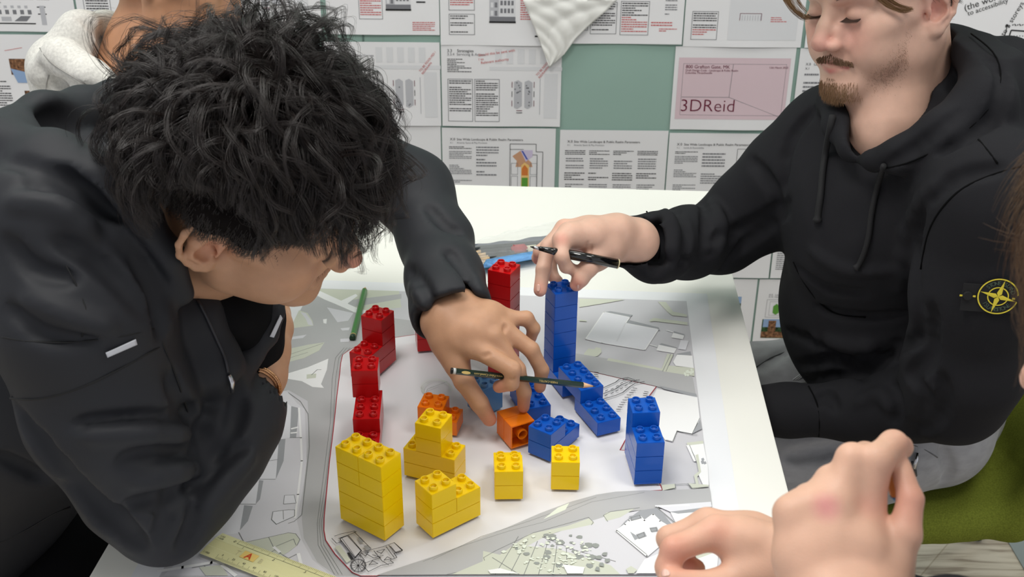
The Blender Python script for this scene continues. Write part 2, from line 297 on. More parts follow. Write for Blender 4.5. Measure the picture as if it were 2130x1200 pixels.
# lower rows seen beside the table
sheet('pinned_sheet',.375,.63,row[3][0],row[3][1],head()+para+[('t',.62,.3,.3,6,.05,'g')],'blank margin of a pinned sheet just past the table corner, left of two',group=GR)
sheet('pinned_sheet',.634,.9,row[3][0],row[3][1],head('X.0','Site Wide Landscape','Public Realm')+[('t',.04,.22,.28,24,.028,'g'),('t',.4,.22,.28,24,.028,'g')],'dense pinned text sheet between the table corner and the hoodie sleeve',group=GR)
sheet('pinned_sheet',.34,.605,row[4][0],row[4][1],[('rect',.62,.26,.25,.55,'d'),('rect',.62,.26,.25,.1,'s',.0008)],'low pinned sheet with a dark green tree photo, at the table edge',group=GR)
sheet('pinned_sheet',.61,.88,row[4][0],row[4][1],[('s',.1,.24,.007,'X.0   Landscape &','g'),('s',.1,.27,.006,'X.10  Hierarchy','g'),('box',.09,.3,.19,.27,'g',.0025),('box',.12,.33,.13,.21,'g',.002),('poly',[(.155,.4),(.185,.36),(.21,.4),(.21,.5),(.185,.53),(.155,.5)],'G',.0012),
  ('rect',.3,.28,.2,.3,'n'),('rect',.3,.28,.2,.2,'d',.0010),('rect',.07,.6,.42,.29,'d'),('rect',.08,.6,.2,.12,'s',.0010),('rect',.13,.62,.07,.17,'n',.0014),('rect',.07,.79,.42,.09,'n',.0010),('rect',.31,.72,.05,.03,'y',.0014)],'low pinned sheet with playground photos and a small green plan',group=GR)
# large white drawing sheet at the right
a=WP(1950,0); dr=[('s',.3,.32,.022,'(the more','k',.3,0),('s',.33,.38,.018,'to accessible!)','k',.3,0),('s',.02,.55,.018,'up to','k',1.45,0),('s',.1,.55,.018,'3 storeys','k',1.45,0)]
q0=WP(1960,0);
def wuv(px,py,x0,x1,z0,z1):
    w=WP(px,py); return ((w.x-x0)/(x1-x0),1-(w.z-z0)/(z1-z0))
X0,X1,Z0,Z1=.93,1.52,T0-.15,T0+.42
def L(*pp): return [wuv(x,y,X0,X1,Z0,Z1) for x,y in pp]
it=[('line',L((2102,62),(2088,105)),'K',.003),('line',L((2102,62),(2131,64)),'K',.003),('line',L((2088,105),(2131,110)),'K',.003),('line',L((2094,52),(2081,104)),'K',.002),('line',L((2090,56),(2094,51),(2098,57)),'K',.002)]
for k in range(6): it.append(('line',L((2104+5*k,52-(k%2)*3),(2107+5*k,50+(k%2)*3)),'K',.002))
for yy in (74,86,96):
    for k in range(5): it.append(('line',L((2101+6*k,yy),(2103+6*k,yy)),'K',.002))
it.append(('rect',*L((2104,106))[0],.025,.012,'K',.0014))
u,v=L((2005,22))[0]; it.append(('s',u,v,.02,'(the word','K',.35)); u,v=L((2012,32))[0]; it.append(('s',u,v,.015,'to accessibility','K',.35)); u,v=L((2077,92))[0]; it.append(('s',u,v,.016,'up to 3 storeys','K',1.2))
sheet('drawing_sheet',X0,X1,Z0,Z1,it,'large white sheet with black handwritten notes and dashed sketch at the top right',curl=.001,group='',cat='sheet',mt=mat('bright_paper',(238,238,240),.6))
# crumpled tracing paper
tp=mat('tracing_paper',(232,232,228),.6,.3,alpha=.95)
root=empty('tracing_paper',WP(1150,132),'crumpled pointed piece of white tracing paper hanging over the pinned sheets','paper')
outl=[(1085,-6),(1098,25),(1113,62),(1126,95),(1142,141),(1153,131),(1175,112),(1196,82),(1222,56),(1262,22),(1290,-6)]
bm=bmesh.new(); n=26; grid=[]
topL,topR,tip=(1085,-8),(1292,-8),(1146,140)
V=[];Fs=[]
for i in range(n+1):
    t=i/n; y=-8+148*t
    def xl(y):
        for (a,b),(c,d) in zip(outl[:4]+[(1142,141)],outl[1:4]+[(1142,141),(1142,141)]):
            if b<=y<=d and d>b: return a+(c-a)*(y-b)/(d-b)
        return 1142
    def xr(y):
        rr=outl[::-1][:7]+[(1142,141)]
        for (a,b),(c,d) in zip(rr[:-1],rr[1:]):
            if b<=y<=d and d>b: return a+(c-a)*(y-b)/(d-b)
        return 1142
    for j in range(n+1):
        s=j/n; x=xl(y)+(xr(y)-xl(y))*s
        off=.012+.004*abs(math.sin(s*5+t*6+2*math.sin(t*4)))*(.3+.7*math.sin(math.pi*s))+.003*abs(math.sin(s*9-t*15))+.0012*random.random()
        V.append(WP(x,y,off))
for i in range(n):
    for j in range(n): a=i*(n+1)+j; Fs.append((a,a+1,a+n+2,a+n+1))
o=obj('sheet_surface',V,Fs,tp,root,True); o.modifiers.new('s','SOLIDIFY').thickness=.0004
# ------------------------------------------------------------------ table
tab=mat('white_laminate',(238,237,230),.42,.4)
tA=math.radians(3.0)     # the table is turned slightly
c_,s_=math.cos(-tA),math.sin(-tA)
tfr=Vector((.371,1.935)); ex=Vector((-math.cos(.045),math.sin(.045))); ey=Vector((-math.sin(.0575),-math.cos(.0575)))
TW,TD=.74,1.45
cs=[tfr,tfr+ex*TW,tfr+ex*TW+ey*TD,tfr+ey*TD]
tabroot=empty('table',(cs[0].x-.3,1.2,0),'white laminate table carrying the map and coloured bricks','table')
V=[(c.x,c.y,TZ-.025) for c in cs]+[(c.x,c.y,TZ) for c in cs]
bm=bmesh.new(); vs=[bm.verts.new(v) for v in V]
for f in [(0,1,2,3),(7,6,5,4),(0,4,5,1),(1,5,6,2),(2,6,7,3),(3,7,4,0)]: bm.faces.new([vs[i] for i in f])
bmesh.ops.recalc_face_normals(bm,faces=bm.faces); bmesh.ops.bevel(bm,geom=list(bm.edges),offset=.0015,segments=2,affect='EDGES')
bmobj('tabletop',bm,tab,tabroot)
edge=mat('table_edge_line',(150,148,140),.6)
legm=mat('white_metal_leg',(215,215,212),.4)
for i in range(4):
    c=cs[i]; m_=(cs[0]+cs[2])/2; q=c+(m_-c).normalized()*.09
    bm=bmesh.new(); add_box(bm,(q.x,q.y,(TZ-.025)/2),(.045,.045,TZ-.025),bev=.003); bmobj('leg',bm,legm,tabroot)
# ------------------------------------------------------------------ map sheet
mapr=empty('map_sheet',(-.03,1.15,TZ),'large printed site map with red boundary line lying on the white table','map')
def mp_mat(n,c): return mat('map_'+n,c,.6,.35,bump2=.2,b2scale=7)
MC={'paper':mp_mat('paper',(232,233,236)),'base':mp_mat('base',(201,200,204)),'road':mp_mat('road',(181,181,182)),'green':mp_mat('green',(204,207,192)),'bldg':mp_mat('building',(224,224,229)),'white':mp_mat('white',(238,238,238)),
 'shade':mp_mat('drawn_shade',(160,162,166)),'line':mp_mat('thin_line',(128,130,128)),'red':mp_mat('red_line',(168,44,56)),'black':mp_mat('black_line',(44,44,50)),'site':mp_mat('site',(229,228,231)),'tree':mp_mat('tree',(224,230,216)),'dtree':mp_mat('tree_grey',(150,154,150)),'lgrey':mp_mat('light_grey',(214,213,218))}
lay={}
MAPL=[0]
def mpoly(px,c,world=False,step=True):
    if step: MAPL[0]+=1
    z=.0006+MAPL[0]*.000018
    V,Fs=lay.setdefault(c,([],[])); b0=len(V)
    for p in px:
        w=Vector((p[0],p[1],TZ)) if world else T(*p)
        V.append((w.x,w.y,TZ+z))
    Fs.append(tuple(range(b0,b0+len(px))))
def mline(px,c,w=.0007,closed=False,step=True):
    if step: MAPL[0]+=1
    z=TZ+.0006+MAPL[0]*.000018
    pts=[T(*p) for p in px]
    if closed: pts.append(pts[0])
    V,Fs=lay.setdefault(c,([],[]))
    for a,b in zip(pts[:-1],pts[1:]):
        d=(b-a); 
        if d.length<1e-6: continue
        n_=Vector((-d.y,d.x,0)).normalized()*w/2; e_=d.normalized()*w*.3; b0=len(V)
        for q in (a-n_-e_,b-n_+e_,b+n_+e_,a+n_-e_): V.append((q.x,q.y,z))
        Fs.append((b0,b0+1,b0+2,b0+3))
TLp=T(652,600); TL2=T(597,703); dl=(TL2-TLp)/(TLp.y-TL2.y)
y0=.60
BLp=TLp+dl*(TLp.y-y0)
TRp=T(1428,627); BRp=T(1482,1060); dr_=(BRp-TRp)/(TRp.y-BRp.y); BRp=TRp+dr_*(TRp.y-y0)
pl=[TLp,TRp,BRp,BLp]
sh=[(TLp.x-.03,TLp.y+.03),(.2995,1.5165),(.2995-.0836*(1.5157-.57),.57),(BLp.x-.03,.57)]
V=[(x,y,TZ+.0001) for x,y in sh]+[(x,y,TZ+.0005) for x,y in sh]
obj('paper',V,[(3,2,1,0),(4,5,6,7),(0,1,5,4),(1,2,6,5),(2,3,7,6),(3,0,4,7)],MC['paper'],mapr)
mpoly([(p.x,p.y) for p in pl],'base',True)
# --- left side of the print
mpoly([(652,601),(830,606),(835,640),(720,655),(668,622)],'green')
mpoly([(700,628),(835,612),(835,622),(720,642)],'road')
mpoly([(640,604),(657,602),(740,640),(790,655),(735,650),(690,632)],'white')
mpoly([(680,640),(740,612),(744,616),(700,650)],'white')
mpoly([(628,640),(642,610),(700,634),(741,652),(860,668),(862,698),(824,703),(752,717),(728,729),(713,739),(707,777),(701,825),(693,897),(686,962),(674,1080),(674,1105),(678,1125),(697,1154),(724,1182),(750,1199),(700,1199),(660,1170),(632,1120),(628,1080),(632,1000),(640,930),(642,870),(640,835),(600,812),(560,820),(560,790),(590,770),(600,735),(612,670)],'road')
mpoly([(622,646),(640,652),(650,668),(652,678),(604,684)],'green'); mpoly([(625,650),(636,652),(648,668),(651,678),(641,676),(636,664)],'lgrey')
mpoly([(680,640),(735,652),(724,668),(702,671)],'lgrey'); mpoly([(672,665),(680,664),(679,674),(673,673)],'white')
mpoly([(597,703),(638,697),(630,704),(598,708)],'lgrey')
mpoly([(594,728),(640,718),(675,713),(664,730),(632,746),(592,756)],'green'); mline([(594,741),(640,726),(672,715)],'line',.0008); mline([(594,748),(640,734)],'line')
mpoly([(588,781),(640,765),(683,747),(680,770),(668,800),(674,808),(650,806),(628,794),(592,788)],'white')
mpoly([(638,780),(658,778),(657,787),(638,789)],'green'); mline([(648,781),(660,770),(668,770)],'line',.001)
mpoly([(708,684),(728,682),(726,688),(712,689)],'lgrey'); mpoly([(708,706),(728,705),(726,712),(708,713)],'lgrey')
for k in range(3): mline([(728-6*k,724),(712-7*k,745),(705-7*k,790),(699-6*k,880),(684-6*k,1000),(668-4*k,1090),(674-6*k,1135),(712-8*k,1196)],'line',.0005,step=False)
# right of the arm : blocks and yards
mpoly([(560,812),(598,815),(618,840),(634,852),(638,960),(632,1010),(622,1060),(618,1085),(628,1125),(650,1165),(690,1199),(340,1199),(440,1100),(540,930)],'lgrey')
mpoly([(560,820),(600,842),(606,846),(603,912),(580,915),(578,958),(573,998),(539,1000),(532,1050),(508,1052),(499,1110),(440,1117),(470,1060),(540,930)],'bldg')
mpoly([(580,915),(594,914),(590,960),(574,998)],'shade'); mpoly([(539,1000),(548,1001),(541,1040),(532,1050)],'shade'); mpoly([(508,1052),(526,1054),(516,1085),(499,1105)],'shade')
mpoly([(606,846),(622,850),(616,912),(603,912)],'shade'); mline([(607,893),(619,890)],'white',.003);mline([(606,902),(617,901)],'white',.003)
mline([(560,960),(578,957)],'line',.0007); mline([(510,998),(573,998)],'line'); mline([(480,1050),(532,1050)],'line'); mline([(603,912),(625,911)],'line')
mline([(622,850),(626,912),(628,960),(620,1030),(614,1078)],'white',.0025); mline([(600,818),(625,836),(641,862),(644,930),(634,1020),(628,1072),(612,1086),(600,1090)],'line',.0007)
mpoly([(592,1032),(612,1031),(616,1048),(590,1050)],'bldg'); mline([(592,1032),(612,1031),(616,1048),(590,1050)],'line',.0006,True); mpoly([(568,1066),(600,1062),(613,1062),(613,1075),(575,1092),(565,1082)],'bldg'); mline([(568,1066),(600,1062),(613,1062),(613,1075),(575,1092),(565,1082)],'line',.0008,True); mline([(589,1064),(590,1082)],'line')
mpoly([(510,1130),(560,1119),(600,1110),(615,1112),(624,1124),(618,1136),(600,1150),(575,1164),(540,1150),(505,1132)],'green'); mline([(510,1130),(560,1119),(600,1110),(615,1112),(624,1124),(618,1136)],'line')
mline([(497,1109),(507,1128)],'line'); mline([(559,1119),(572,1146),(600,1163),(620,1153),(630,1185)],'line',.0007); mline([(575,1138),(611,1123),(616,1136)],'line'); mline([(565,1150),(573,1145),(584,1152),(575,1158),(565,1150)],'line')
mline([(621,1154),(627,1178)],'white',.0035); mline([(570,1140),(582,1150)],'white',.003)
mline([(330,1190),(380,1182),(440,1172),(470,1172)],'white',.004); mline([(400,1183),(440,1176)],'line'); mline([(425,1178),(440,1199)],'line'); mpoly([(415,1182),(460,1177),(475,1199),(428,1199)],'green'); mline([(463,1178),(490,1199)],'white',.004)
# --- site
site=[(752,717),(728,729),(713,739.5),(709,756),(707,777),(701,825),(693.5,897),(685.5,962.5),(674.4,1079.6),(674,1105),(677.6,1125.5),(696.6,1154),(720,1179),(733,1193),(750,1200),(784,1200),(902,1161),(972,1134),(1057,1100),(1124.5,1070.7),(1189,1046.8),(1240,1032.7),(1279,1026.5),(1337.5,1023.6),(1377.8,1021.2),(1372,1008),(1310,940),(1289.4,938),(1296.7,924.4),(1347.5,829),(1365,806),(1315,795),(1255,781),(1225,774),(1120,742),(980,700),(862,698),(824,703.5)]
mpoly(site,'site'); mline(site,'red',.0011,True)
mline([(1375,1012),(1366,1012)],'red',.0008)
# --- upper right blocks
mpoly([(1205,623),(1300,625),(1260,632),(1205,641)],'green'); mpoly([(1368,629),(1385,630),(1400,650),(1428,656),(1429,661),(1398,658),(1388,650)],'green')
mpoly([(1350,668),(1360,663),(1430,672),(1430,678),(1362,670),(1352,671)],'green')
mpoly([(1257,651),(1270,649),(1316,657),(1308,664)],'shade'); mpoly([(1310,668),(1370,683),(1373,690),(1300,674)],'shade')
mpoly([(1256,651),(1310,662),(1301,674),(1369,687),(1341,730),(1252,715),(1218,707)],'bldg'); mline([(1256,651),(1310,662),(1301,674),(1369,687),(1341,730),(1252,715),(1218,707)],'white',.0016,True); mline([(1301,674),(1283,712)],'lgrey',.002)
mpoly([(1398,693),(1402,691),(1423,697),(1424,701)],'shade'); mpoly([(1400,694),(1423,700),(1420,708),(1396,704)],'white'); mline([(1386,689),(1400,693)],'white',.002)
mpoly([(1370,719),(1376,716),(1408,725),(1407,728)],'shade'); mpoly([(1370,719),(1407,727),(1402,737),(1365,731)],'white'); mline([(1352,719),(1366,723)],'white',.002)
mpoly([(1416,709),(1432,711),(1426,730),(1410,728)],'bldg'); mpoly([(1408,738),(1436,733),(1438,741),(1406,742)],'shade'); mpoly([(1408,740),(1440,742),(1443,768),(1405,763),(1400,755)],'white')
mpoly([(1215,737),(1224,727),(1236,729),(1240,724),(1250,727),(1251,735),(1243,743),(1230,745),(1214,741)],'green')
mpoly([(1196,737),(1262,748),(1300,755),(1382,774),(1440,785),(1448,830),(1365,806),(1315,795),(1225,774),(1190,764)],'road'); mpoly([(1266,747),(1382,770),(1380,774),(1262,752)],'green')
mpoly([(1388,738),(1401,740),(1385,775),(1375,772)],'green'); mpoly([(1384,762),(1444,768),(1444,785),(1380,775)],'green'); mline([(1395,739),(1378,775)],'line'); mline([(1401,739),(1385,775)],'line'); mline([(1226,774),(1365,806)],'line',.0006)
mpoly([(1205,667),(1220,669),(1220,671),(1205,670)],'green')
for k in range(14): 
    x,y=1418+random.random()*24,770+random.random()*12; mpoly([(x,y),(x+4,y-1),(x+5,y+3),(x+1,y+4)],'tree')
mpoly([(1371,805),(1448,822),(1450,829),(1380,812)],'shade'); mpoly([(1366,812),(1451,829),(1456,880),(1431,896),(1415,890),(1402,900),(1399,922),(1383,915),(1376,870),(1352,830)],'lgrey')
mpoly([(1366,812),(1450,830),(1455,872),(1439,905),(1408,899),(1399,922),(1383,918),(1345,860)],'white')
mline([(1439,906),(1455,873)],'line',.0007); mline([(1408,899),(1399,921),(1386,918)],'line',.0007); mpoly([(1440,905),(1456,875),(1460,895)],'shade'); mline([(1408,899),(1440,907),(1450,907)],'line')
mpoly([(1428,924),(1462,920),(1463,926),(1430,930)],'green'); mpoly([(1430,930),(1463,926),(1472,975),(1474,1012),(1462,1012),(1452,990),(1456,985),(1444,950)],'white'); mline([(1430,930),(1445,962)],'white',.003); mline([(1434,929),(1456,982),(1446,993),(1448,1009),(1380,1012)],'line',.0007); mpoly([(1446,950),(1452,948),(1458,985),(1450,995),(1453,1012),(1447,1010),(1443,992),(1453,984)],'green')
for k in range(5): 
    x,y=1456+random.random()*10,955+random.random()*14; mpoly([(x,y),(x+5,y-2),(x+7,y+3),(x+2,y+5)],'shade')
mpoly([(1376,1012),(1403,1010),(1404,1018),(1378,1024)],'green'); mpoly([(1432,1009),(1473,1012),(1474,1016),(1440,1020)],'green')
mline([(1404,1010),(1405,1018),(1395,1024)],'line'); mline([(1430,1009),(1438,1019),(1474,1016)],'line')
mpoly([(1379,1024),(1440,1021),(1476,1019),(1480,1052),(1420,1058),(1360,1062),(1290,1070),(1245,1085),(1190,1100),(1110,1130),(1030,1170),(950,1199),(784,1200),(902,1161),(972,1134),(1057,1100),(1124.5,1070.7),(1189,1046.8),(1240,1032.7),(1279,1026.5),(1337.5,1023.6)],'road')
mline([(880,1172),(960,1140),(1060,1108),(1130,1090),(1230,1048),(1340,1028)],'line',.0005);mline([(900,1168),(1000,1120),(1100,1088),(1240,1038)],'line',.0005); mpoly([(1160,1060),(1184,1050),(1176,1064),(1130,1084)],'tree')
# --- lower right block
mpoly([(950,1199),(1030,1170),(1110,1130),(1190,1100),(1260,1078),(1330,1066),(1480,1054),(1500,1199)],'lgrey')
mpoly([(1005,1150),(1040,1158),(1100,1115),(1180,1098),(1225,1082),(1236,1092),(1232,1095),(1160,1110),(1130,1122),(1060,1160),(1004,1176)],'green') 
mline([(930,1199),(980,1188),(1010,1176),(1006,1164),(1030,1150),(1110,1112),(1190,1090),(1224,1080),(1234,1090),(1230,1096)],'line'); mpoly([(1255,1076),(1262,1070),(1320,1062),(1290,1080),(1260,1088)],'green'); mline([(1264,1089),(1255,1076),(1270,1068),(1330,1060)],'line')
mpoly([(940,1199),(1020,1165),(1100,1140),(1160,1146),(1270,1180),(1290,1199)],'green')
for k in range(6): mline([(1078+26*k-6*k,1120+5*k),(1030+30*k,1199)],'line',.0007)
mline([(1024,1164),(1080,1199)],'line'); mline([(1128,1121),(1200,1150),(1280,1172)],'line')
for k in range(26):
    cx_,cy_=[(1150,1120),(1180,1145),(1110,1150),(1200,1170),(1140,1170),(1216,1130)][k%6]; a=cx_+random.gauss(0,18); b_=cy_+random.gauss(0,10); r=random.uniform(4,11)
    mpoly([(a+r*math.cos(q)*random.uniform(.6,1.2),b_+.6*r*math.sin(q)*random.uniform(.6,1.2)) for q in np.linspace(0,6.28,9)[:-1]],'dtree')
for k in range(95):
    cx_,cy_=[(1145,1135),(1180,1155),(1085,1148),(1205,1150),(1130,1172),(1170,1178)][k%6]; a=cx_+random.gauss(0,17); b_=cy_+random.gauss(0,11); r=random.uniform(2,5.5)
    mpoly([(a+r*math.cos(q)*random.uniform(.5,1.2),b_+.6*r*math.sin(q)*random.uniform(.5,1.2)) for q in np.linspace(0,6.28,8)[:-1]],'tree',step=(k%3==0))
for a,b_ in ((1245,1165),(1258,1158),(1250,1180),(1242,1190),(1262,1172)): mpoly([(a+8*math.cos(q)*random.uniform(.5,1.2),b_+5*math.sin(q)*random.uniform(.5,1.2)) for q in np.linspace(0,6.28,8)[:-1]],'dtree')
mpoly([(1170,1180),(1216,1186),(1212,1199),(1180,1199)],'white'); mpoly([(1015,1192),(1040,1188),(1080,1199),(1020,1199)],'white')
mpoly([(1300,1090),(1330,1068),(1368,1062),(1400,1100),(1345,1165),(1282,1110)],'shade')
hs=[(1282,1110),(1300,1097),(1308,1089),(1330,1079),(1340,1089),(1358,1076),(1372,1090),(1392,1102),(1378,1135),(1345,1163)]
mpoly(hs,'white'); mline(hs,'white',.002,True); mline([(1284,1110),(1345,1160)],'line',.0008)
for q in ([(1322,1118),(1340,1112),(1345,1122),(1328,1128)],[(1350,1104),(1366,1102),(1370,1112),(1355,1114)],[(1310,1112),(1326,1122),(1340,1120),(1320,1130)],[(1308,1080),(1330,1076),(1335,1084),(1312,1090)]): mpoly(q,'shade')
for q in ([(1325,1120),(1338,1114),(1341,1121),(1329,1126)],[(1352,1106),(1364,1104),(1366,1110),(1354,1112)],[(1312,1083),(1330,1078),(1332,1084),(1314,1089)]): mline(q,'line',.0007,True)
mpoly([(1364,1058),(1478,1050),(1480,1062),(1396,1072)],'bldg'); mline([(1364,1059),(1432,1057)],'white',.003); mline([(1364,1060),(1404,1094)],'line',.001); mpoly([(1394,1072),(1480,1068),(1484,1110),(1440,1110),(1404,1092)],'white'); mpoly([(1392,1071),(1480,1060),(1481,1068),(1410,1075)],'shade')
mpoly([(1340,1170),(1365,1160),(1400,1150),(1420,1199),(1322,1199)],'white'); mpoly([(1302,1190),(1312,1184),(1325,1192),(1318,1199),(1306,1199)],'green'); mpoly([(1400,1180),(1480,1130),(1494,1150),(1490,1199),(1420,1199)],'white'); mpoly([(1410,1170),(1470,1148),(1480,1158),(1420,1180)],'green')
# --- church drawing
def ch(*a,w=.0006): mline(list(a),'black',w,step=False)
MAPL[0]+=1
def z5(x,y): return (640+x*.2817,1020+y*.2817)
mpoly([z5(200,440),z5(240,428),z5(320,540),z5(290,560)],'green'); mpoly([z5(370,370),z5(395,372),z5(418,405),z5(395,412)],'shade'); mpoly([z5(415,435),z5(440,428),z5(470,460),z5(440,475)],'shade'); mpoly([z5(290,485),z5(310,482),z5(345,535),z5(325,540)],'black')
MAPL[0]+=1
for q in ([(180,378),(215,415),(250,405),(240,380),(360,330),(345,325),(250,345),(200,362)],[(228,380),(300,355),(400,470),(345,530)],[(255,378),(360,525)],[(300,368),(395,520)],[(345,330),(470,455)],[(400,480),(560,440),(640,410),(702,465),(640,490),(660,520),(610,540),(635,560),(540,580),(450,625),(400,570),(420,540),(390,500),(400,480)],[(490,470),(550,545),(600,575)],[(430,490),(490,525),(560,505)],[(580,440),(640,520)],[(600,430),(660,490)],[(640,410),(700,470),(665,485)],[(400,490),(450,480),(430,510),(400,490)],[(455,575),(520,565),(480,545),(455,575)],[(510,475),(570,460),(545,490),(510,475)],[(565,540),(620,530),(590,515),(565,540)],[(430,560),(540,520),(480,500)]):
    mline([z5(*p) for p in q],'black',.0007,step=False)
cc=(375,580); ring=[(cc[0]+58*math.cos(a),cc[1]+50*math.sin(a)) for a in np.linspace(0,6.283,13)]
for rr in (1,.88): mline([z5(cc[0]+(p[0]-cc[0])*rr,min(636,cc[1]+(p[1]-cc[1])*rr)) for p in ring],'black',.0007,step=False)
for p in ring[:-1]: mline([z5(*cc),z5(p[0],min(636,p[1]))],'black',.0005,step=False)
mpoly([z5(240,382),z5(295,360),z5(395,470),z5(350,520)],'lgrey'); mpoly([z5(610,425),z5(640,415),z5(690,465),z5(650,478)],'lgrey'); MAPL[0]+=1
mline([z5(255,378),z5(360,525)],'black',.0005); mline([z5(240,382),z5(295,360),z5(395,470),z5(350,520)],'black',.0006,True)
# --- hand drawn road near the blue bricks
def z1(x,y): return (1180+x*.25,560+y*.25)
for q in ([(300,1010),(400,965),(430,940),(500,925)],[(300,1060),(400,1020),(450,985),(510,960),(600,945)],[(300,1105),(400,1075),(460,1050),(520,1000),(560,975),(640,960)],[(500,925),(560,945)]): mline([z1(*p) for p in q],'black',.0011,step=False)
for q in ((315,1038),(362,1025),(405,1000),(440,975),(478,945),(312,1078),(362,1060),(402,1040),(440,1020),(478,995),(516,968),(555,955),(460,948)): mline([z1(*q),z1(q[0]+20,q[1]-9)],'black',.0011,step=False)
for i,q in enumerate(((225,880),(222,900),(225,915),(545,1012),(530,1032),(515,1050),(495,1070),(478,1090),(460,1112),(446,1132),(432,1150),(420,1170),(408,1190),(640,1042),(632,1058),(630,1075))):
    mline([z1(*q),z1(q[0]+32,q[1]+5)],'black',.0012,step=False)
mline([(660+270,830),(900,850),(880,836),(890,815),(930,800)],'line',.0005)
# pencil scribble circles
for k in range(3): mline([(905+k*3+30*math.cos(a),812+18*math.sin(a)+k*2) for a in np.linspace(1,6.6,22)],'tree',.0006)
for c,(V,Fs) in lay.items(): obj({'paper':'paper','red':'red_boundary_line','black':'ink_drawing','tree':'printed_trees','road':'printed_roads','green':'printed_grass','bldg':'printed_buildings','site':'printed_site'}.get(c,'printed_area'),V,Fs,MC[c],mapr)
MTOP=.0006+MAPL[0]*.000018
# ------------------------------------------------------------------ bricks
h=.0192; PT=.016
def plastic(n,c): return mat('plastic_'+n,c,.24,.4,coat=.08,bump=.03,bscale=60)
PL={'y':plastic('yellow',(244,204,4)),'r':plastic('red',(186,16,20)),'b':plastic('blue',(14,84,182)),'o':plastic('orange',(240,124,18)),'lb':plastic('light_blue',(98,148,200))}
CN={'y':'yellow','r':'red','b':'blue','o':'orange','lb':'light blue'}
_bc={}
def brick_mesh(nu,nv,hh):
    k=(nu,nv,hh)
    if k in _bc: return _bc[k]
    bm=bmesh.new(); a,b=nu*PT-.0001,nv*PT-.0001; t=.0015; e=.0001
    def bxs(x0,x1,y0,y1,z0,z1): 
        return [bm.verts.new(p) for p in ((x0,y0,z0),(x1,y0,z0),(x1,y1,z0),(x0,y1,z0),(x0,y0,z1),(x1,y0,z1),(x1,y1,z1),(x0,y1,z1))]
    o=bxs(e,a,e,b,.0001,hh-.0001); i=bxs(e+t,a-t,e+t,b-t,.0001,hh-t)
    F=bm.faces.new
    F((o[4],o[5],o[6],o[7]))
    for q in ((0,1,5,4),(1,2,6,5),(2,3,7,6),(3,0,4,7)):
        F([o[x] for x in q]); F([i[x] for x in q[::-1]])
    F((i[7],i[6],i[5],i[4]))
    for x in range(4): y=(x+1)%4; F((o[y],o[x],i[x],i[y]))
    es=[ed for ed in bm.edges if all(v in o for v in ed.verts)]
    bmesh.ops.bevel(bm,geom=es,offset=.0004,segments=2,affect='EDGES')
    me=bpy.data.meshes.new('shell'); bm.to_mesh(me); bm.free()
    # under-tubes
    V=[];Fs=[]
    for p in range(1,nu):
        for q in range(1,nv):
            n=20; b0=len(V)
            for (r,z) in ((.0066,hh-t),(.0066,.0004),(.0053,.0004),(.0053,hh-t)):
                for j in range(n): V.append((p*PT+r*math.cos(j*2*math.pi/n),q*PT+r*math.sin(j*2*math.pi/n),z))
            for s_ in range(3):
                for j in range(n): Fs.append((b0+s_*n+j,b0+s_*n+(j+1)%n,b0+(s_+1)*n+(j+1)%n,b0+(s_+1)*n+j))
    mt=bpy.data.meshes.new('tube'); mt.from_pydata(V,[],Fs)
    _bc[k]=(me,mt); return _bc[k]
def stud_mesh():
    n=28; prof=[(.0047,0),(.0047,.0040),(.0045,.0044),(.0041,.0046),(.0037,.0046),(.0034,.0044),(.0033,.0040),(.0033,.0012),(0.0001,.0012)]
    V=[];Fs=[]
    for r,z in prof:
        for j in range(n): V.append((r*math.cos(j*2*math.pi/n),r*math.sin(j*2*math.pi/n),z))
    for s_ in range(len(prof)-1):
        for j in range(n): Fs.append((s_*n+j,s_*n+(j+1)%n,(s_+1)*n+(j+1)%n,(s_+1)*n+j))
    me=bpy.data.meshes.new('stud'); me.from_pydata(V,[],Fs); me.shade_smooth(); return me
_stud=stud_mesh()
_matme={}
def withmat(me,m):
    k=(me.name,m.name)
    if k not in _matme:
        x=me.copy(); x.materials.append(m); _matme[k]=x
    return _matme[k]
def brick(B,ang,u0,v0,nu,nv,lvl,c,label,studs=None,hh=h,z0=MTOP,group=None,mw=None,under=False):
    """B front corner; local +x runs along the second face (v), local +y along u; studs: list of (i,j) in u,v cells that are uncovered"""
    a=math.radians(ang); R=Matrix.Rotation(a,4,'Z')
    # local axes: v -> x, u -> y
    o=bpy.data.objects.new('toy_brick',None); o.empty_display_size=.01; C.objects.link(o)
    Mx=Matrix.Translation((B[0],B[1],TZ+z0+lvl*h))@R@Matrix.Translation((v0*PT,u0*PT,0)) if mw is None else mw
    o.matrix_world=Mx; o.location=Mx.to_translation(); o.rotation_euler=Mx.to_euler()
    tag(o,label,'toy brick',group or CN[c]+' toy bricks')
    me,mt=brick_mesh(nv,nu,hh)
    b=bpy.data.objects.new('body',withmat(me,PL[c])); C.objects.link(b); b.parent=o
    if under: t_=bpy.data.objects.new('inner_tube',withmat(mt,PL[c])); C.objects.link(t_); t_.parent=o
    if studs is None: studs=[(i,j) for i in range(nu) for j in range(nv)]
    for (i,j) in studs:
        s=bpy.data.objects.new('stud',withmat(_stud,PL[c])); C.objects.link(s); s.parent=o; s.location=((j+.5)*PT,(i+.5)*PT,hh-.0002)
    return o
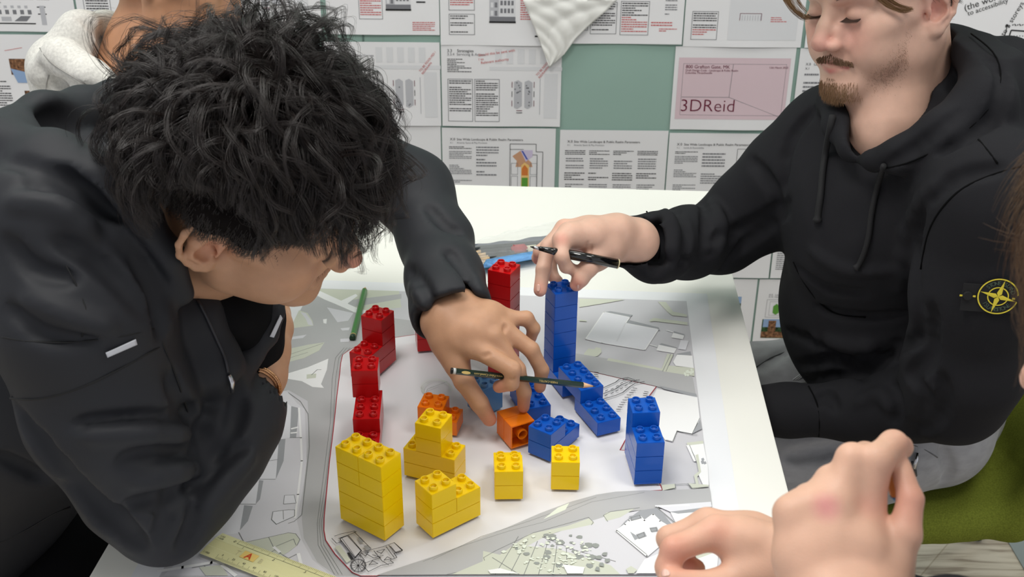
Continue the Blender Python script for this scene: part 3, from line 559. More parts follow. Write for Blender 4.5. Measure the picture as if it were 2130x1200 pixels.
# tall yellow block
B=(-.133,.9294); A_=55.1; n_='the tallest yellow block'
lv=['bottom','second','third']
for k in range(3): brick(B,A_,0,0,4,2,k,'y','long yellow brick, %s layer of %s'%(lv[k],n_),[])
brick(B,A_,2,0,2,2,3,'y','square yellow brick, fourth layer left half of '+n_,[]); brick(B,A_,0,0,2,2,3,'y','square yellow brick, fourth layer right half of '+n_,[])
brick(B,A_,2,0,2,2,4,'y','square yellow brick with bare studs, top left of '+n_); brick(B,A_,0,0,2,2,4,'y','square yellow brick with bare studs, top right of '+n_)
# yellow pyramid
B=(-.0632,1.0224); A_=69; n_='the stepped yellow pyramid before the orange bricks'
brick(B,A_,0,0,4,2,0,'y','long yellow brick, bottom layer of '+n_,[]); brick(B,A_,0,0,4,2,1,'y','long yellow brick, second layer of '+n_,[(0,0),(0,1),(3,0),(3,1)])
brick(B,A_,1,0,2,2,2,'y','square yellow brick, third layer of '+n_,[]); brick(B,A_,1,0,2,2,3,'y','square yellow brick on the very top of '+n_)
# yellow L cluster
B=(-.0823,.9343); A_=38.5; n_='the yellow corner block between the two tall yellow stacks and the map edge'
brick(B,A_,0,0,2,4,0,'y','long yellow brick, base of the low yellow block right of the tallest one',[])
brick(B,A_,0,0,2,2,1,'y','square yellow brick, middle layer left of the low stepped yellow block',[]); brick(B,A_,0,0,2,2,2,'y','square yellow brick, raised left top of the low stepped yellow block')
brick(B,A_,0,2,2,2,1,'y','square yellow brick, lower right top of the low stepped yellow block')
B=(.0143,1.0026); A_=92.2
brick(B,A_,0,0,2,4,0,'y','yellow brick under the left small two-high yellow stack, sticking out behind',[(0,3),(1,3),(0,2),(1,2)]); brick(B,A_,0,0,2,2,1,'y','upper yellow brick of the left small two-high yellow stack')
B=(.078,1.0198); A_=88.6
brick(B,A_,0,0,2,2,0,'y','lower yellow brick of the right small two-high yellow stack',[]); brick(B,A_,0,0,2,2,1,'y','upper yellow brick of the right small two-high yellow stack, before the blue bricks')
# right blue stack
B=(.1736,1.0335); A_=95; n_='the blue stack nearest the right table edge'
for k,l in enumerate(['bottom','second','third']): brick(B,A_,0,0,2,4,k,'b','long blue brick, %s layer of %s'%(l,n_),[(0,0),(1,0),(0,1),(1,1)] if k==2 else [])
brick(B,A_,0,2,2,2,3,'b','square blue brick on the back top of '+n_)
# blue tower
B=(.0545,1.243); A_=21.5
brick((.0662,1.2135),A_,0,0,4,2,0,'b','long blue brick, footing of the tall blue tower',[])
for k in range(1,7): brick(B,A_,0,0,2,2,k,'b','square blue brick, %s of the tall blue tower held by the hand'%['','first above the footing','second above the footing','third above the footing','fourth above the footing','next to the top','topmost brick'][k],None if k==6 else [])
brick((.0866,1.1692),24,0,0,4,2,1,'b','long blue brick bridging in front of the blue tower, pencil tip over it',[(0,0),(0,1),(1,0),(1,1),(2,0),(2,1),(3,0),(3,1)])
brick((.1055,1.1265),23.2,0,0,4,2,0,'b','long blue brick on the map in front of the blue bridge brick',[(0,0),(0,1),(1,0),(1,1),(2,0),(2,1)])
B=(.0466,1.0733); A_=54.5
brick(B,A_,0,0,2,4,0,'b','long blue brick under the low blue step beside the tipped orange brick',[(0,2),(1,2),(0,3),(1,3)]); brick(B,A_,0,0,2,2,1,'b','square blue brick on top of the low blue step beside the tipped orange brick')
brick((.0198,1.1557),19.6,0,0,4,2,0,'b','long blue brick under the finger tips, behind the tipped orange brick')
brick((-.0336,1.1673),43.7,0,0,2,2,0,'lb','tall pale blue brick standing beneath the bent index finger',hh=2*h)
# reds
B=(-.1707,1.2751); A_=64.5; n_='the dark red stepped stack beside the green pencil'
for k,l in enumerate(['bottom','second']): brick(B,A_,0,-2,2,4,k,'r','long red brick, %s layer of %s'%(l,n_),[(0,0),(1,0),(0,1),(1,1)] if k else [])
for k,l in enumerate(['third','top']): brick(B,A_,0,0,2,2,2+k,'r','square red brick, %s layer of %s'%(l,n_),None if k else [])
B=(-.1619,1.1509); A_=93; n_='the red staircase behind the tall yellow block'
B2=(-.1561,1.1039)
brick(B2,A_,0,0,2,4,1,'r','long studded red brick, second layer of '+n_,[(0,0),(1,0),(0,1),(1,1),(0,2),(1,2)])
brick(B,A_,0,0,2,2,2,'r','square red brick, third layer of '+n_,[]); brick(B,A_,0,0,2,2,3,'r','square red brick, topmost layer of '+n_)
brick(B2,A_,0,-2,2,4,0,'r','long red brick, lowest front step of '+n_,[(0,0),(1,0),(0,1),(1,1)]); brick(B2,A_,0,2,2,2,0,'r','square red brick, lowest rear layer of '+n_,[])
for k in range(8): brick((-.0023,1.2606),66,0,0,2,2,k,'r','square red brick, %s of the tall red tower behind the hand'%('lowest','second from below','third from below','fourth from below','fifth from below','sixth from below','second from the top','topmost')[k],None if k==7 else [])
for k in range(3): brick((-.1297,1.326),10.6,0,0,2,4,k,'r','long red brick, %s layer of the low red stack half hidden by the black cuff'%('bottom','middle','top')[k],None if k==2 else [])
# oranges
B=(-.0822,1.1241); A_=78.4
brick(B,A_,0,0,2,2,1,'o','upper orange brick behind the stepped yellow pyramid'); brick(B,A_,-1,.25,2,2,0,'o','lower orange brick sticking out behind the stepped yellow pyramid',[(0,0),(0,1)])
# tipped orange pair: local z axis lies flat, open side to the front
ang=math.radians(27.6); vd=Vector((math.cos(ang),math.sin(ang),0)); ud=Vector((-math.sin(ang),math.cos(ang),0)); P0=Vector((.0004,1.0983,TZ+MTOP))
for k in range(2):
    Mx=Matrix(((vd.x,0,ud.x,0),(vd.y,0,ud.y,0),(0,1,0,0),(0,0,0,1)))
    Mx=Matrix(((0,vd.x,ud.x,P0.x+ud.x*k*h),(0,vd.y,ud.y,P0.y+ud.y*k*h),(1,0,0,P0.z),(0,0,0,1)))
    brick(None,0,0,0,2,2,0,'o',['orange brick tipped on its side with its open hollow underside facing front','orange brick behind the hollow one, tipped on its side under the finger tip'][k],None if k else [],mw=Mx,under=(k==0))
# ------------------------------------------------------------------ sculpting kit: smooth distance field -> one continuous mesh
A=lambda v: np.array(v,dtype=np.float32)
class Field:
    def __init__(s,lo,hi,vs,far=.03):
        s.lo=A(lo); s.vs=vs; s.n=(np.ceil((A(hi)-s.lo)/vs).astype(int)+1); s.F=np.full(tuple(s.n),far,dtype=np.float32); s.far=far
    def _sl(s,blo,bhi):
        i0=np.clip(np.floor((A(blo)-s.lo)/s.vs).astype(int),0,s.n-1); i1=np.clip(np.ceil((A(bhi)-s.lo)/s.vs).astype(int)+1,1,s.n)
        if (i1<=i0).any(): return None
        sl=tuple(slice(a,b) for a,b in zip(i0,i1))
        ax=[(s.lo[k]+s.vs*np.arange(i0[k],i1[k],dtype=np.float32)) for k in range(3)]
        return sl,ax[0][:,None,None],ax[1][None,:,None],ax[2][None,None,:]
    def _ap(s,sl,d,k,mode):
        a=s.F[sl]
        if mode=='sub':      # remove d from a
            d=-d; h=np.clip(.5-.5*(d-a)/k,0,1); h=1-h; s.F[sl]=a+(d-a)*h+k*h*(1-h)
        else:
            h=np.clip(.5+.5*(a-d)/k,0,1); s.F[sl]=a+(d-a)*h-k*h*(1-h)
    def cap(s,a,b,ra,rb=None,k=.008,mode='add',flat=None,fr=1.0):
        """tapered capsule; flat = axis along which the section is squashed by fr"""
        rb=ra if rb is None else rb; a=A(a);b=A(b); m=max(ra,rb)+s.far+k
        q=s._sl(np.minimum(a,b)-m,np.maximum(a,b)+m)
        if q is None: return s
        sl,X,Y,Z=q; d=b-a; L2=float(d@d)+1e-12
        px,py,pz=X-a[0],Y-a[1],Z-a[2]
        t=np.clip((px*d[0]+py*d[1]+pz*d[2])/L2,0,1)
        qx,qy,qz=px-t*d[0],py-t*d[1],pz-t*d[2]; r=ra+(rb-ra)*t
        if flat is not None:
            f=A(flat); f=f/np.linalg.norm(f); w=qx*f[0]+qy*f[1]+qz*f[2]; e=(1/fr-1)
            D=np.sqrt(np.maximum((qx+w*f[0]*e)**2+(qy+w*f[1]*e)**2+(qz+w*f[2]*e)**2,1e-12)); 
            g=(D-r); D=np.where(g>0,g*min(fr,1) if False else g*(.5+.5*fr),g*fr)
        else: D=np.sqrt(qx*qx+qy*qy+qz*qz)-r
        s._ap(sl,D,k,mode); return s
    def chain(s,pts,rads,k=.008,mode='add',flat=None,fr=1.0):
        if not hasattr(rads,'__len__'): rads=[rads]*len(pts)
        for i in range(len(pts)-1): s.cap(pts[i],pts[i+1],rads[i],rads[i+1],k,mode,flat,fr)
        return s
    def ell(s,c,r,R=None,k=.01,mode='add'):
        c=A(c);r=A(r); m=float(max(r))+s.far+k; q=s._sl(c-m,c+m)
        if q is None: return s
        sl,X,Y,Z=q; x,y,z=X-c[0],Y-c[1],Z-c[2]
        if R is not None:
            R=A(R); u=x*R[0,0]+y*R[1,0]+z*R[2,0]; v=x*R[0,1]+y*R[1,1]+z*R[2,1]; w=x*R[0,2]+y*R[1,2]+z*R[2,2]
        else: u,v,w=x,y,z
        k0=np.sqrt((u/r[0])**2+(v/r[1])**2+(w/r[2])**2); k1=np.sqrt((u/r[0]**2)**2+(v/r[1]**2)**2+(w/r[2]**2)**2)+1e-9
        s._ap(sl,(k0*(k0-1)/k1).astype(np.float32),k,mode); return s
    def cut(s,p,n,k=.002):        # remove everything on the side n points to
        n=A(n)/np.linalg.norm(A(n)); p=A(p); sl,X,Y,Z=s._sl(s.lo,s.lo+s.vs*s.n)
        d=-((X-p[0])*n[0]+(Y-p[1])*n[1]+(Z-p[2])*n[2]); s._ap(sl,d.astype(np.float32),k,'sub'); return s
    def hit(s,px,py,off=0.0,d0=.3,d1=3.0):
        """first point where the line of sight through a pixel meets the surface"""
        r=ray(px,py); n=int((d1-d0)/(s.vs*.5)); t=d0+np.arange(n)*s.vs*.5
        Q=np.array(CAM)[None]+np.array(r)[None]*t[:,None]; I=np.round((Q-s.lo)/s.vs).astype(int)
        ok=((I>=0)&(I<s.n)).all(1); v=np.full(n,1.0); J=I[ok]; v[ok]=s.F[J[:,0],J[:,1],J[:,2]]
        w=np.where(v<0)[0]
        if not len(w): return None
        i=w[0]; f=v[i-1]/(v[i-1]-v[i]+1e-9) if i>0 and v[i-1]<.5 else 0.5
        return CAM+r*(t[max(i-1,0)]+f*s.vs*.5-off)
    def groove(s,pix,r=.003,k=.004,mode='sub',off=0.0,n=4):
        pts=[s.hit(p[0],p[1],off) for p in [tuple(q) for q in spline([(a,b,0) for a,b in pix],n)]]
        pts=[p for p in pts if p is not None]; m=len(pts)
        if m<2: return s
        rr=[r*(.35+.65*math.sin(math.pi*(i+.5)/m)) for i in range(m)]
        for i in range(m-1):
            if (pts[i]-pts[i+1]).length<.06: s.cap(pts[i],pts[i+1],rr[i],rr[i+1],k,mode)
        return s
    def wobble(s,amp,sc,seed=0,n=5,direc=None):
        rs=np.random.RandomState(seed); sl,X,Y,Z=s._sl(s.lo,s.lo+s.vs*s.n); acc=0
        for i in range(n):
            d=rs.randn(3); 
            if direc is not None: d=A(direc)*(1.0)+d*.35
            d=d/np.linalg.norm(d)*sc*rs.uniform(.6,1.5); ph=rs.rand()*6.28; d2=rs.randn(3)*sc*.5; 
            acc=acc+np.sin(X*d[0]+Y*d[1]+Z*d[2]+ph+1.3*np.sin(X*d2[0]+Y*d2[1]+Z*d2[2]))
        s.F+= (acc*amp/n).astype(np.float32); return s
    def extract(s):
        F=s.F.copy(); F[0]=F[-1]=s.far; F[:,0]=F[:,-1]=s.far; F[:,:,0]=F[:,:,-1]=s.far
        S=F<0; n=F.shape
        c=[S[a:n[0]-1+a,b:n[1]-1+b,d:n[2]-1+d] for a in (0,1) for b in (0,1) for d in (0,1)]
        cnt=sum(x.astype(np.uint8) for x in c); act=(cnt>0)&(cnt<8); idx=-np.ones(act.shape,dtype=np.int64); I=np.argwhere(act); idx[act]=np.arange(len(I))
        acc=np.zeros((len(I),3)); num=np.zeros(len(I))
        V8={}
        for a in (0,1):
            for b in (0,1):
                for d in (0,1): V8[(a,b,d)]=F[I[:,0]+a,I[:,1]+b,I[:,2]+d].astype(np.float64)
        for p in V8:
            for ax in range(3):
                if p[ax]==0:
                    q=list(p); q[ax]=1; q=tuple(q); u,v=V8[p],V8[q]; m=(u<0)!=(v<0); t=np.where(m,u/(u-v+1e-20),0)
                    for x in range(3): acc[:,x]+=np.where(m,(p[x]+(t if x==ax else 0)),0)
                    num+=m
        P_=s.lo+(I+acc/num[:,None])*s.vs
        Q=[]
        for ax in range(3):
            o=[x for x in range(3) if x!=ax]
            lo_=[slice(1,-1)]*3; lo_[ax]=slice(0,-1); hi_=[slice(1,-1)]*3; hi_[ax]=slice(1,None)
            a_=S[tuple(lo_)]; b_=S[tuple(hi_)]; E=np.argwhere(a_!=b_)
            if not len(E): continue
            ins=a_[E[:,0],E[:,1],E[:,2]]; base=E.copy(); 
            for x in o: base[:,x]+=1
            def g(du,dv):
                q=base.copy(); q[:,o[0]]-=du; q[:,o[1]]-=dv; return idx[q[:,0],q[:,1],q[:,2]]
            f=np.stack([g(0,0),g(1,0),g(1,1),g(0,1)],1); flip=ins if ax!=1 else ~ins
            f=np.where(flip[:,None],f,f[:,::-1]); Q.append(f)
        Q=np.concatenate(Q); Q=Q[(Q>=0).all(1)]
        return P_,Q
def smooth_vn(Pn,Q,it=2,lam=.5):
    for _ in range(it):
        acc=np.zeros_like(Pn); c=np.zeros(len(Pn))
        for a,b in ((0,1),(1,2),(2,3),(3,0)):
            for x in range(3): acc[:,x]+=np.bincount(Q[:,a],Pn[Q[:,b],x],len(Pn))+np.bincount(Q[:,b],Pn[Q[:,a],x],len(Pn))
            c+=np.bincount(Q[:,a],minlength=len(Pn))+np.bincount(Q[:,b],minlength=len(Pn))
        Pn=Pn*(1-lam)+lam*acc/np.maximum(c,1)[:,None]
    return Pn
def keep_big(Pn,Q,minfrac=.05):
    n=len(Pn); lab=np.arange(n)
    for _ in range(400):
        m=lab[Q].min(1); new=lab.copy()
        for k in range(4): np.minimum.at(new,Q[:,k],m)
        new=new[new]
        if (new==lab).all(): break
        lab=new
    u,c=np.unique(lab,return_counts=True); good=set(u[c>minfrac*n]); gm=np.isin(lab,list(good)); Q=Q[gm[Q[:,0]]]
    mp=-np.ones(n,int); mp[gm]=np.arange(gm.sum()); return Pn[gm],mp[Q]
def to_mesh(name,Pn,Q,m,parent=None,colors=None,attr='pigment'):
    me=bpy.data.meshes.new(name); me.vertices.add(len(Pn)); me.vertices.foreach_set('co',Pn.astype(np.float32).ravel())
    me.loops.add(Q.size); me.loops.foreach_set('vertex_index',Q.astype(np.int32).ravel()); me.polygons.add(len(Q))
    me.polygons.foreach_set('loop_start',np.arange(0,Q.size,4,dtype=np.int32)); me.polygons.foreach_set('loop_total',np.full(len(Q),4,dtype=np.int32))
    me.polygons.foreach_set('use_smooth',np.ones(len(Q),dtype=bool)); me.update(calc_edges=True); me.validate()
    if colors is not None:
        ca=me.color_attributes.new(attr,'FLOAT_COLOR','POINT'); ca.data.foreach_set('color',np.concatenate([colors,np.ones((len(Pn),1))],1).astype(np.float32).ravel())
    return link(name,me,m,parent)
def grow(name,fld,m,parent=None,sm=2,paint=None,base=None,keep=.05):
    Pn,Q=fld.extract(); Pn,Q=keep_big(Pn,Q,keep); Pn=smooth_vn(Pn,Q,sm)
    col=None
    if base is not None:
        col=np.tile(np.array(lin(base)),(len(Pn),1))
        for (c,r,cc,st) in (paint or []):
            c=np.array(c); 
            if c.ndim==1: d=np.linalg.norm(Pn-c,axis=1)
            else:
                d=np.full(len(Pn),9.)
                for a,b in zip(c[:-1],c[1:]):
                    ab=b-a; t=np.clip(((Pn-a)@ab)/(ab@ab+1e-12),0,1); d=np.minimum(d,np.linalg.norm(Pn-a-t[:,None]*ab,axis=1))
            w=np.clip(1-d/r,0,1); w=(w*w*(3-2*w)*st)[:,None]; col=col*(1-w)+np.array(lin(cc))*w
    return to_mesh(name,Pn,Q,m,parent,col)
def skin(n): return mat('skin_'+n,(200,150,120),.47,.4,attr='pigment',bump=.14,bscale=900,var=.05,vscale=60,sss=.12)
SK=skin('natural')
def rp(rpx,d): return rpx*d/F
# strands : many tapered three sided hairs in one mesh
class Hairs:
    def __init__(s): s.V=[];s.F=[]; s.n=0
    def add(s,pts,r0,r1=None,sides=3,mid=None):
        pts=np.asarray(pts,float); k=len(pts); r1=r0*.15 if r1 is None else r1
        t=np.gradient(pts,axis=0); t/=np.linalg.norm(t,axis=1)[:,None]+1e-12
        u=np.cross(t,np.array([.31,.52,.79])); u/=np.linalg.norm(u,axis=1)[:,None]+1e-12; w=np.cross(t,u)
        s_=np.linspace(0,1,k); r=(r0+(r1-r0)*s_**1.5)[:,None]
        ring=[pts+r*(u*math.cos(a)+w*math.sin(a)) for a in np.arange(sides)*2*math.pi/sides]
        s.V.append(np.stack(ring,1).reshape(-1,3)); b=s.n
        i=np.arange(k-1)[:,None]*sides; j=np.arange(sides)[None]; j2=(j+1)%sides
        s.F.append(np.stack([b+i+j,b+i+j2,b+i+sides+j2,b+i+sides+j],-1).reshape(-1,4)); s.n+=k*sides
    def build(s,name,m,parent=None):
        return to_mesh(name,np.concatenate(s.V),np.concatenate(s.F),m,parent)
def cover(hs,fld,n,L,r=.00026,flow=(0,0,-1),lift=.35,seed=1,segs=4,jit=.35):
    """hairs growing from a sculpted hair mass, lying along it"""
    Pn,Q=fld.extract(); rs=np.random.RandomState(seed); I=rs.choice(len(Pn),n); S=Pn[I]+rs.randn(n,3)*fld.vs*.5
    g=np.round((Pn[I]-fld.lo)/fld.vs).astype(int); g=np.clip(g,2,fld.n-3); N=np.stack([fld.F[g[:,0]+2,g[:,1],g[:,2]]-fld.F[g[:,0]-2,g[:,1],g[:,2]],fld.F[g[:,0],g[:,1]+2,g[:,2]]-fld.F[g[:,0],g[:,1]-2,g[:,2]],fld.F[g[:,0],g[:,1],g[:,2]+2]-fld.F[g[:,0],g[:,1],g[:,2]-2]],1)
    N/=np.linalg.norm(N,axis=1)[:,None]+1e-9; fl=np.array(flow,float)
    for p,nn in zip(S,N):
        d=fl+rs.randn(3)*jit; d=d-nn*(d@nn); d/=np.linalg.norm(d)+1e-9; l=L*rs.uniform(.6,1.3); q=[p-nn*.001]
        for k in range(1,segs): t=k/(segs-1); q.append(p+d*l*t+nn*(lift*l*math.sin(t*2.6)*.5+.0012)); 
        hs.add(q,r,.00006)
# ------------------------------------------------------------------ head in its own frame (mm): x = person's right, y = forward, z = up, origin between the ears
class Head:
    def __init__(s,px,py,d,X,Y,Z,scale=1.0,zl=1.0):
        s.zl=zl
        w=lambda v: np.array(CX)*v[0]+np.array(CY)*v[1]+np.array(CF)*v[2]
        s.o=np.array(P(px,py,d)); s.R=np.stack([w(X),w(Y),w(Z)],1); s.sc=scale*.001
    def __call__(s,x,y=None,z=None):
        v=np.array([x,y,z],float) if y is not None else np.array(x,float)
        if s.zl!=1: v[...,2]=np.where(v[...,2]<-20,-20+(v[...,2]+20)*s.zl,v[...,2])
        return s.o+(v*s.sc)@s.R.T
    def field(s,vs,ext=(95,135,150),down=120):
        c=[s(a,b,c_) for a in (-ext[0],ext[0]) for b in (-ext[1],ext[1]) for c_ in (-down,ext[2])]; c=np.array(c); return Field(c.min(0),c.max(0),vs,far=.012)
def sculpt_head(f,H,nose=1.0,chin=1.0,jaw=1.0,cheek=0):
    e=lambda c,r,k=.012,mode='add',R=None: f.ell(H(*c),np.array(r)*.001,H.R if R is None else R,k,mode)
    cp_=lambda a,b,ra,rb=None,k=.008,mode='add': f.cap(H(*a),H(*b),ra*.001,(rb or ra)*.001,k,mode)
    e((0,-8,42),(74,94,82)); e((0,22,52),(66,66,62)); e((0,-35,15),(62,60,60))
    e((0,38,-18),(57,48,62),.02)
    for s_ in (-1,1):
        cp_((s_*57,2,-30),(s_*50,12,-58),14*jaw,12*jaw,.022); cp_((s_*50,12,-58),(s_*16,74,-86),12*jaw,13,.02); cp_((s_*22,70,-78),(s_*8,78,-90),12,13,.012)
        e((s_*44,56,-6),(20,20,15),.02); e((s_*35,62,-35),(20,20,26),.02); cp_((s_*60,20,0),(s_*46,54,0),9,9,.02)
        cp_((s_*12,86,34),(s_*46,70,32),8,8,.014)      # brow
    for s_ in (-1,1):
        if cheek: e((s_*44,34,-44),(16,32,24),.02)
    e((0,80,-90),(17*chin,14,13),.012); cp_((-10,85,-88),(10,85,-88),9,9,.01)
    cp_((0,60,-72),(0,74,-58),20,20,.015)
    e((0,72,-50),(26,18,20),.012)                       # muzzle
    for s_ in (-1,1):
        e((s_*32,92,14),(15,13,11),.010,'sub')
        e((s_*32,72.5,12),(14.5,14,13),.006)
    e((0,76,12),(13,13,24),.008)
    cp_((0,84,22),(0,98,0),7*nose,7.5*nose,.008); cp_((0,98,0),(0,109,-17),7.5*nose,9*nose,.006); e((0,108,-19),(9.5*nose,9,8.5),.004)
    for s_ in (-1,1):
        e((s_*11.5*nose,99,-22),(8*nose,10.5,7.5),.004); e((s_*6.5,101,-31),(3.4,5.5,3.2),.0022,'sub')
        cp_((s_*16,92,-24),(s_*27,86,-46),2.2,1.5,.006,'sub') if 0 else None
    # mouth
    cp_((0,88,-38),(0,90.5,-44),2,2,.004,'sub')
    for s_ in (-1,1):
        cp_((s_*1,92,-49.5),(s_*14,88.5,-50.5),4.2,3.4,.004); cp_((s_*14,88.5,-50.5),(s_*23,82.5,-53.5),3.4,2,.004)
        cp_((s_*1,90.5,-59),(s_*12,88,-58.5),5,4.4,.004); cp_((s_*12,88,-58.5),(s_*22,82.5,-54.5),4.4,2,.004)
        cp_((s_*0,97.5,-54),(s_*12,95,-54),1.1,1.1,.0018,'sub'); cp_((s_*12,95,-54),(s_*23,87,-55),1.1,1.2,.0018,'sub')
    cp_((-13,76,-69),(13,76,-69),10,10,.008)
    for s_ in (-1,1): cp_((s_*13,88,-6),(s_*22,82,-24),7,8,.008); e((s_*13,91,-13),(7,6,9),.006)
def sculpt_ear(f,H,s_,flare=.5,c0=(70,-6,2),sc=1.0):
    """s_=+1 person's right ear"""
    def E(y,z,x=0):
        y*=sc;z*=sc
        return H(s_*(c0[0]+2+x+flare*max(0,8-y)),c0[1]+y*(1-.12*flare),c0[2]+z+ y*.0)
    c=lambda pts,r,k=.003,mode='add': f.chain([E(*p) for p in pts],[q*.001*sc for q in r] if hasattr(r,'__len__') else r*.001*sc,k,mode)
    c([(8,14),(-4,18),(-9,6),(-8,-8),(0,-18)],[6,6,6,6,6],.006)
    c([(6,4,-3),(-2,2,-4),(0,-8,-4)],[8,8,8],.006)
    c([(10,2,1),(13,14,1),(8,26,2),(-2,31,2),(-12,28,3),(-18,17,4),(-19,4,4),(-16,-10,3),(-9,-20,2),(-2,-27,1)],[2.4,3,3.2,3.3,3.4,3.4,3.2,3,3,4],.0025)
    c([(-1,-25,0),(4,-26,0),(7,-20,-1)],[5.5,5.5,4.5],.004)
    c([(4,22,1.5),(-3,18,2.2),(-8,8,2.8),(-8,-4,2.8),(-4,-13,2.4),(2,-16,2.2)],[2,2.4,2.8,2.8,2.8,2.6],.003)
    c([(9,-2,3),(8,-9,3)],[3.4,3.2],.003)
    f.chain([E(2,2,6),E(0,-4,5),E(3,-10,4)],[.0068*sc,.0075*sc,.006*sc],.003,'sub')
    f.cap(E(5,-5,2),E(8,-3,-8),.004*sc,.003*sc,.002,'sub')
    f.chain([E(8,24,6.2),E(-3,26,6.4),E(-12,20,7.4),E(-14,6,7.6),E(-12,-6,7)],.0022*sc,.0025,'sub')
# ================================================================== people
def hand(f,spec,palm,kp=.010,kf=.0035):
    """chains of (px,py,depth,radius mm); each finger keeps its own chain"""
    for ch_ in palm:
        for a,b in zip(ch_[:-1],ch_[1:]): f.cap(P(*a[:3]),P(*b[:3]),a[3]*.001,b[3]*.001,kp)
    for ch_ in spec:
        g=[(P(*a[:3]),a[3]*.001) for a in ch_]
        for i,((a,ra),(b,rb)) in enumerate(zip(g[:-1],g[1:])): f.cap(a,b,ra,rb,kf if i else .006)
def caps(f,L,k=.02,**kw):
    for (a,b) in zip(L[:-1],L[1:]): f.cap(P(*a[:3]),P(*b[:3]),rp(a[3],a[2]),rp(b[3],b[2]),k,**kw)
def bounds(pts,m):
    q=np.array([np.array(P(*p[:3])) for p in pts]); return q.min(0)-m,q.max(0)+m
def seam(name,f,pix,r,m,parent,off=.0006,n=5,flat=None):
    pts=[f.hit(p[0],p[1],off) for p in spline([(a,b,0) for a,b in pix],n)]; pts=[p for p in pts if p is not None]
    runs=[[]]
    for p in pts:
        if runs[-1] and (p-runs[-1][-1]).length>.025: runs.append([])
        runs[-1].append(p)
    q=max(runs,key=len)
    for _ in range(2): q=[q[0]]+[(q[i-1]+q[i]*2+q[i+1])/4 for i in range(1,len(q)-1)]+[q[-1]] if len(q)>2 else q
    return tube(name,q,r,m,parent,6) if len(q)>1 else None
def decal(name,f,poly,m,parent,off=.0035,th=.0006):
    """flat cloth patch following the surface: poly is a quad in pixels"""
    n=10; V=[];Fs=[]; a,b,c_,d=[f.hit(q[0],q[1],off) for q in poly]
    if None in (a,b,c_,d): print('decal miss',name); return None
    for i in range(n+1):
        for j in range(5):
            s_,t=i/n,j/4; V.append((a*(1-s_)+b*s_)*(1-t)+(d*(1-s_)+c_*s_)*t)
    for i in range(n):
        for j in range(4): k=i*5+j; Fs.append((k,k+1,k+6,k+5))
    o=obj(name,V,Fs,m,parent,True); o.modifiers.new('s','SOLIDIFY').thickness=th; return o
jacket=mat('black_softshell',(40,41,45),.6,.28,bump=.08,bscale=1500,var=.06,vscale=6)
seam_m=mat('dark_seam',(14,14,16),.7); tee=mat('black_cotton',(15,15,17),.9,.15,bump=.2,bscale=900)
silver=mat('silver',(190,190,195),.25,metal=1); gold=mat('gold_chain',(200,150,110),.3,metal=1); refl=mat('reflective_white',(200,202,208),.4)
# ------------------------------------------------------------------ person leaning over the table (left)
PA=empty('person',(-.62,1.15,TZ-.2),'person in black jacket with curly black hair bent over the bricks, reaching with a pencil','person')
H1=Head(518,400,1.04,(-.181,-.698,-.695),(.876,-.435,.208),(.45,.57,-.69),scale=1.05,zl=.86)
f=Field((-.50,.72,TZ-.01),(.09,1.62,TZ+.56),.0017,far=.009)
sculpt_head(f,H1,nose=1.02,chin=.9,cheek=1)
for s_ in (1,-1): f.ell(H1(s_*40,44,-34),(.026,.028,.030),H1.R,.02)
f.ell(H1(17,86,-54),(.012,.008,.007),H1.R,.006)
sculpt_ear(f,H1,1,.6,c0=(71,-9,2),sc=1.12); sculpt_ear(f,H1,-1,.6,c0=(71,-9,2),sc=1.1)
f.cap(P(470,430,1.07),P(330,560,1.12),.058,.062,.02); f.cap(H1(0,20,-45),P(395,550,1.13),.038,.045,.02)
LH=[[(985,722,1.312,12),(1066,768,1.298,10),(1064,797,1.305,8.8),(1038,804,1.318,7.8)],
    [(1025,700,1.318,11.5),(1076,768,1.322,9.8),(1090,815,1.335,8.8),(1089,846,1.345,7.6)],
    [(1045,683,1.33,11.5),(1105,727,1.33,9.6),(1127,770,1.342,8.6),(1123,805,1.352,7.4)],
    [(1050,663,1.345,10.5),(1095,662,1.345,8.8),(1110,683,1.352,7.8),(1104,705,1.36,6.8)],
    [(940,735,1.33,16),(965,792,1.322,12.2),(997,838,1.33,11),(1018,872,1.34,8.8)]]
LP=[[(915,668,1.34,23),(955,702,1.325,20),(985,722,1.312,13)],[(935,660,1.34,23),(985,690,1.32,18),(1024,700,1.318,13)],
    [(955,650,1.345,23),(1010,670,1.33,17),(1045,684,1.332,12.5)],[(972,645,1.35,22),(1022,655,1.342,15),(1052,662,1.346,11.5)],
    [(918,675,1.345,22),(930,710,1.335,19),(950,755,1.325,15)],[(912,590,1.40,17),(930,655,1.345,24)],[(935,585,1.405,17),(962,648,1.348,22)]]
hand(f,LH,LP)
hand(f,[[(575,640,1.25,10),(545,625,1.25,9),(540,650,1.26,8)],[(585,655,1.25,10),(555,640,1.24,9),(548,665,1.25,8)],[(580,680,1.23,12),(545,675,1.22,10),(530,690,1.22,8)]],
     [[(500,870,1.17,30),(545,780,1.19,25),(556,730,1.205,23)],[(556,730,1.205,23),(565,680,1.23,22),(575,645,1.25,14)]])
for q in ([(1048,690),(1052,676)],[(1005,742),(1020,735)]): f.groove(q,.0018,.003)
for q in ([(1068,757),(1076,766)],[(1062,790),(1072,786)]): f.groove(q,.001,.002)
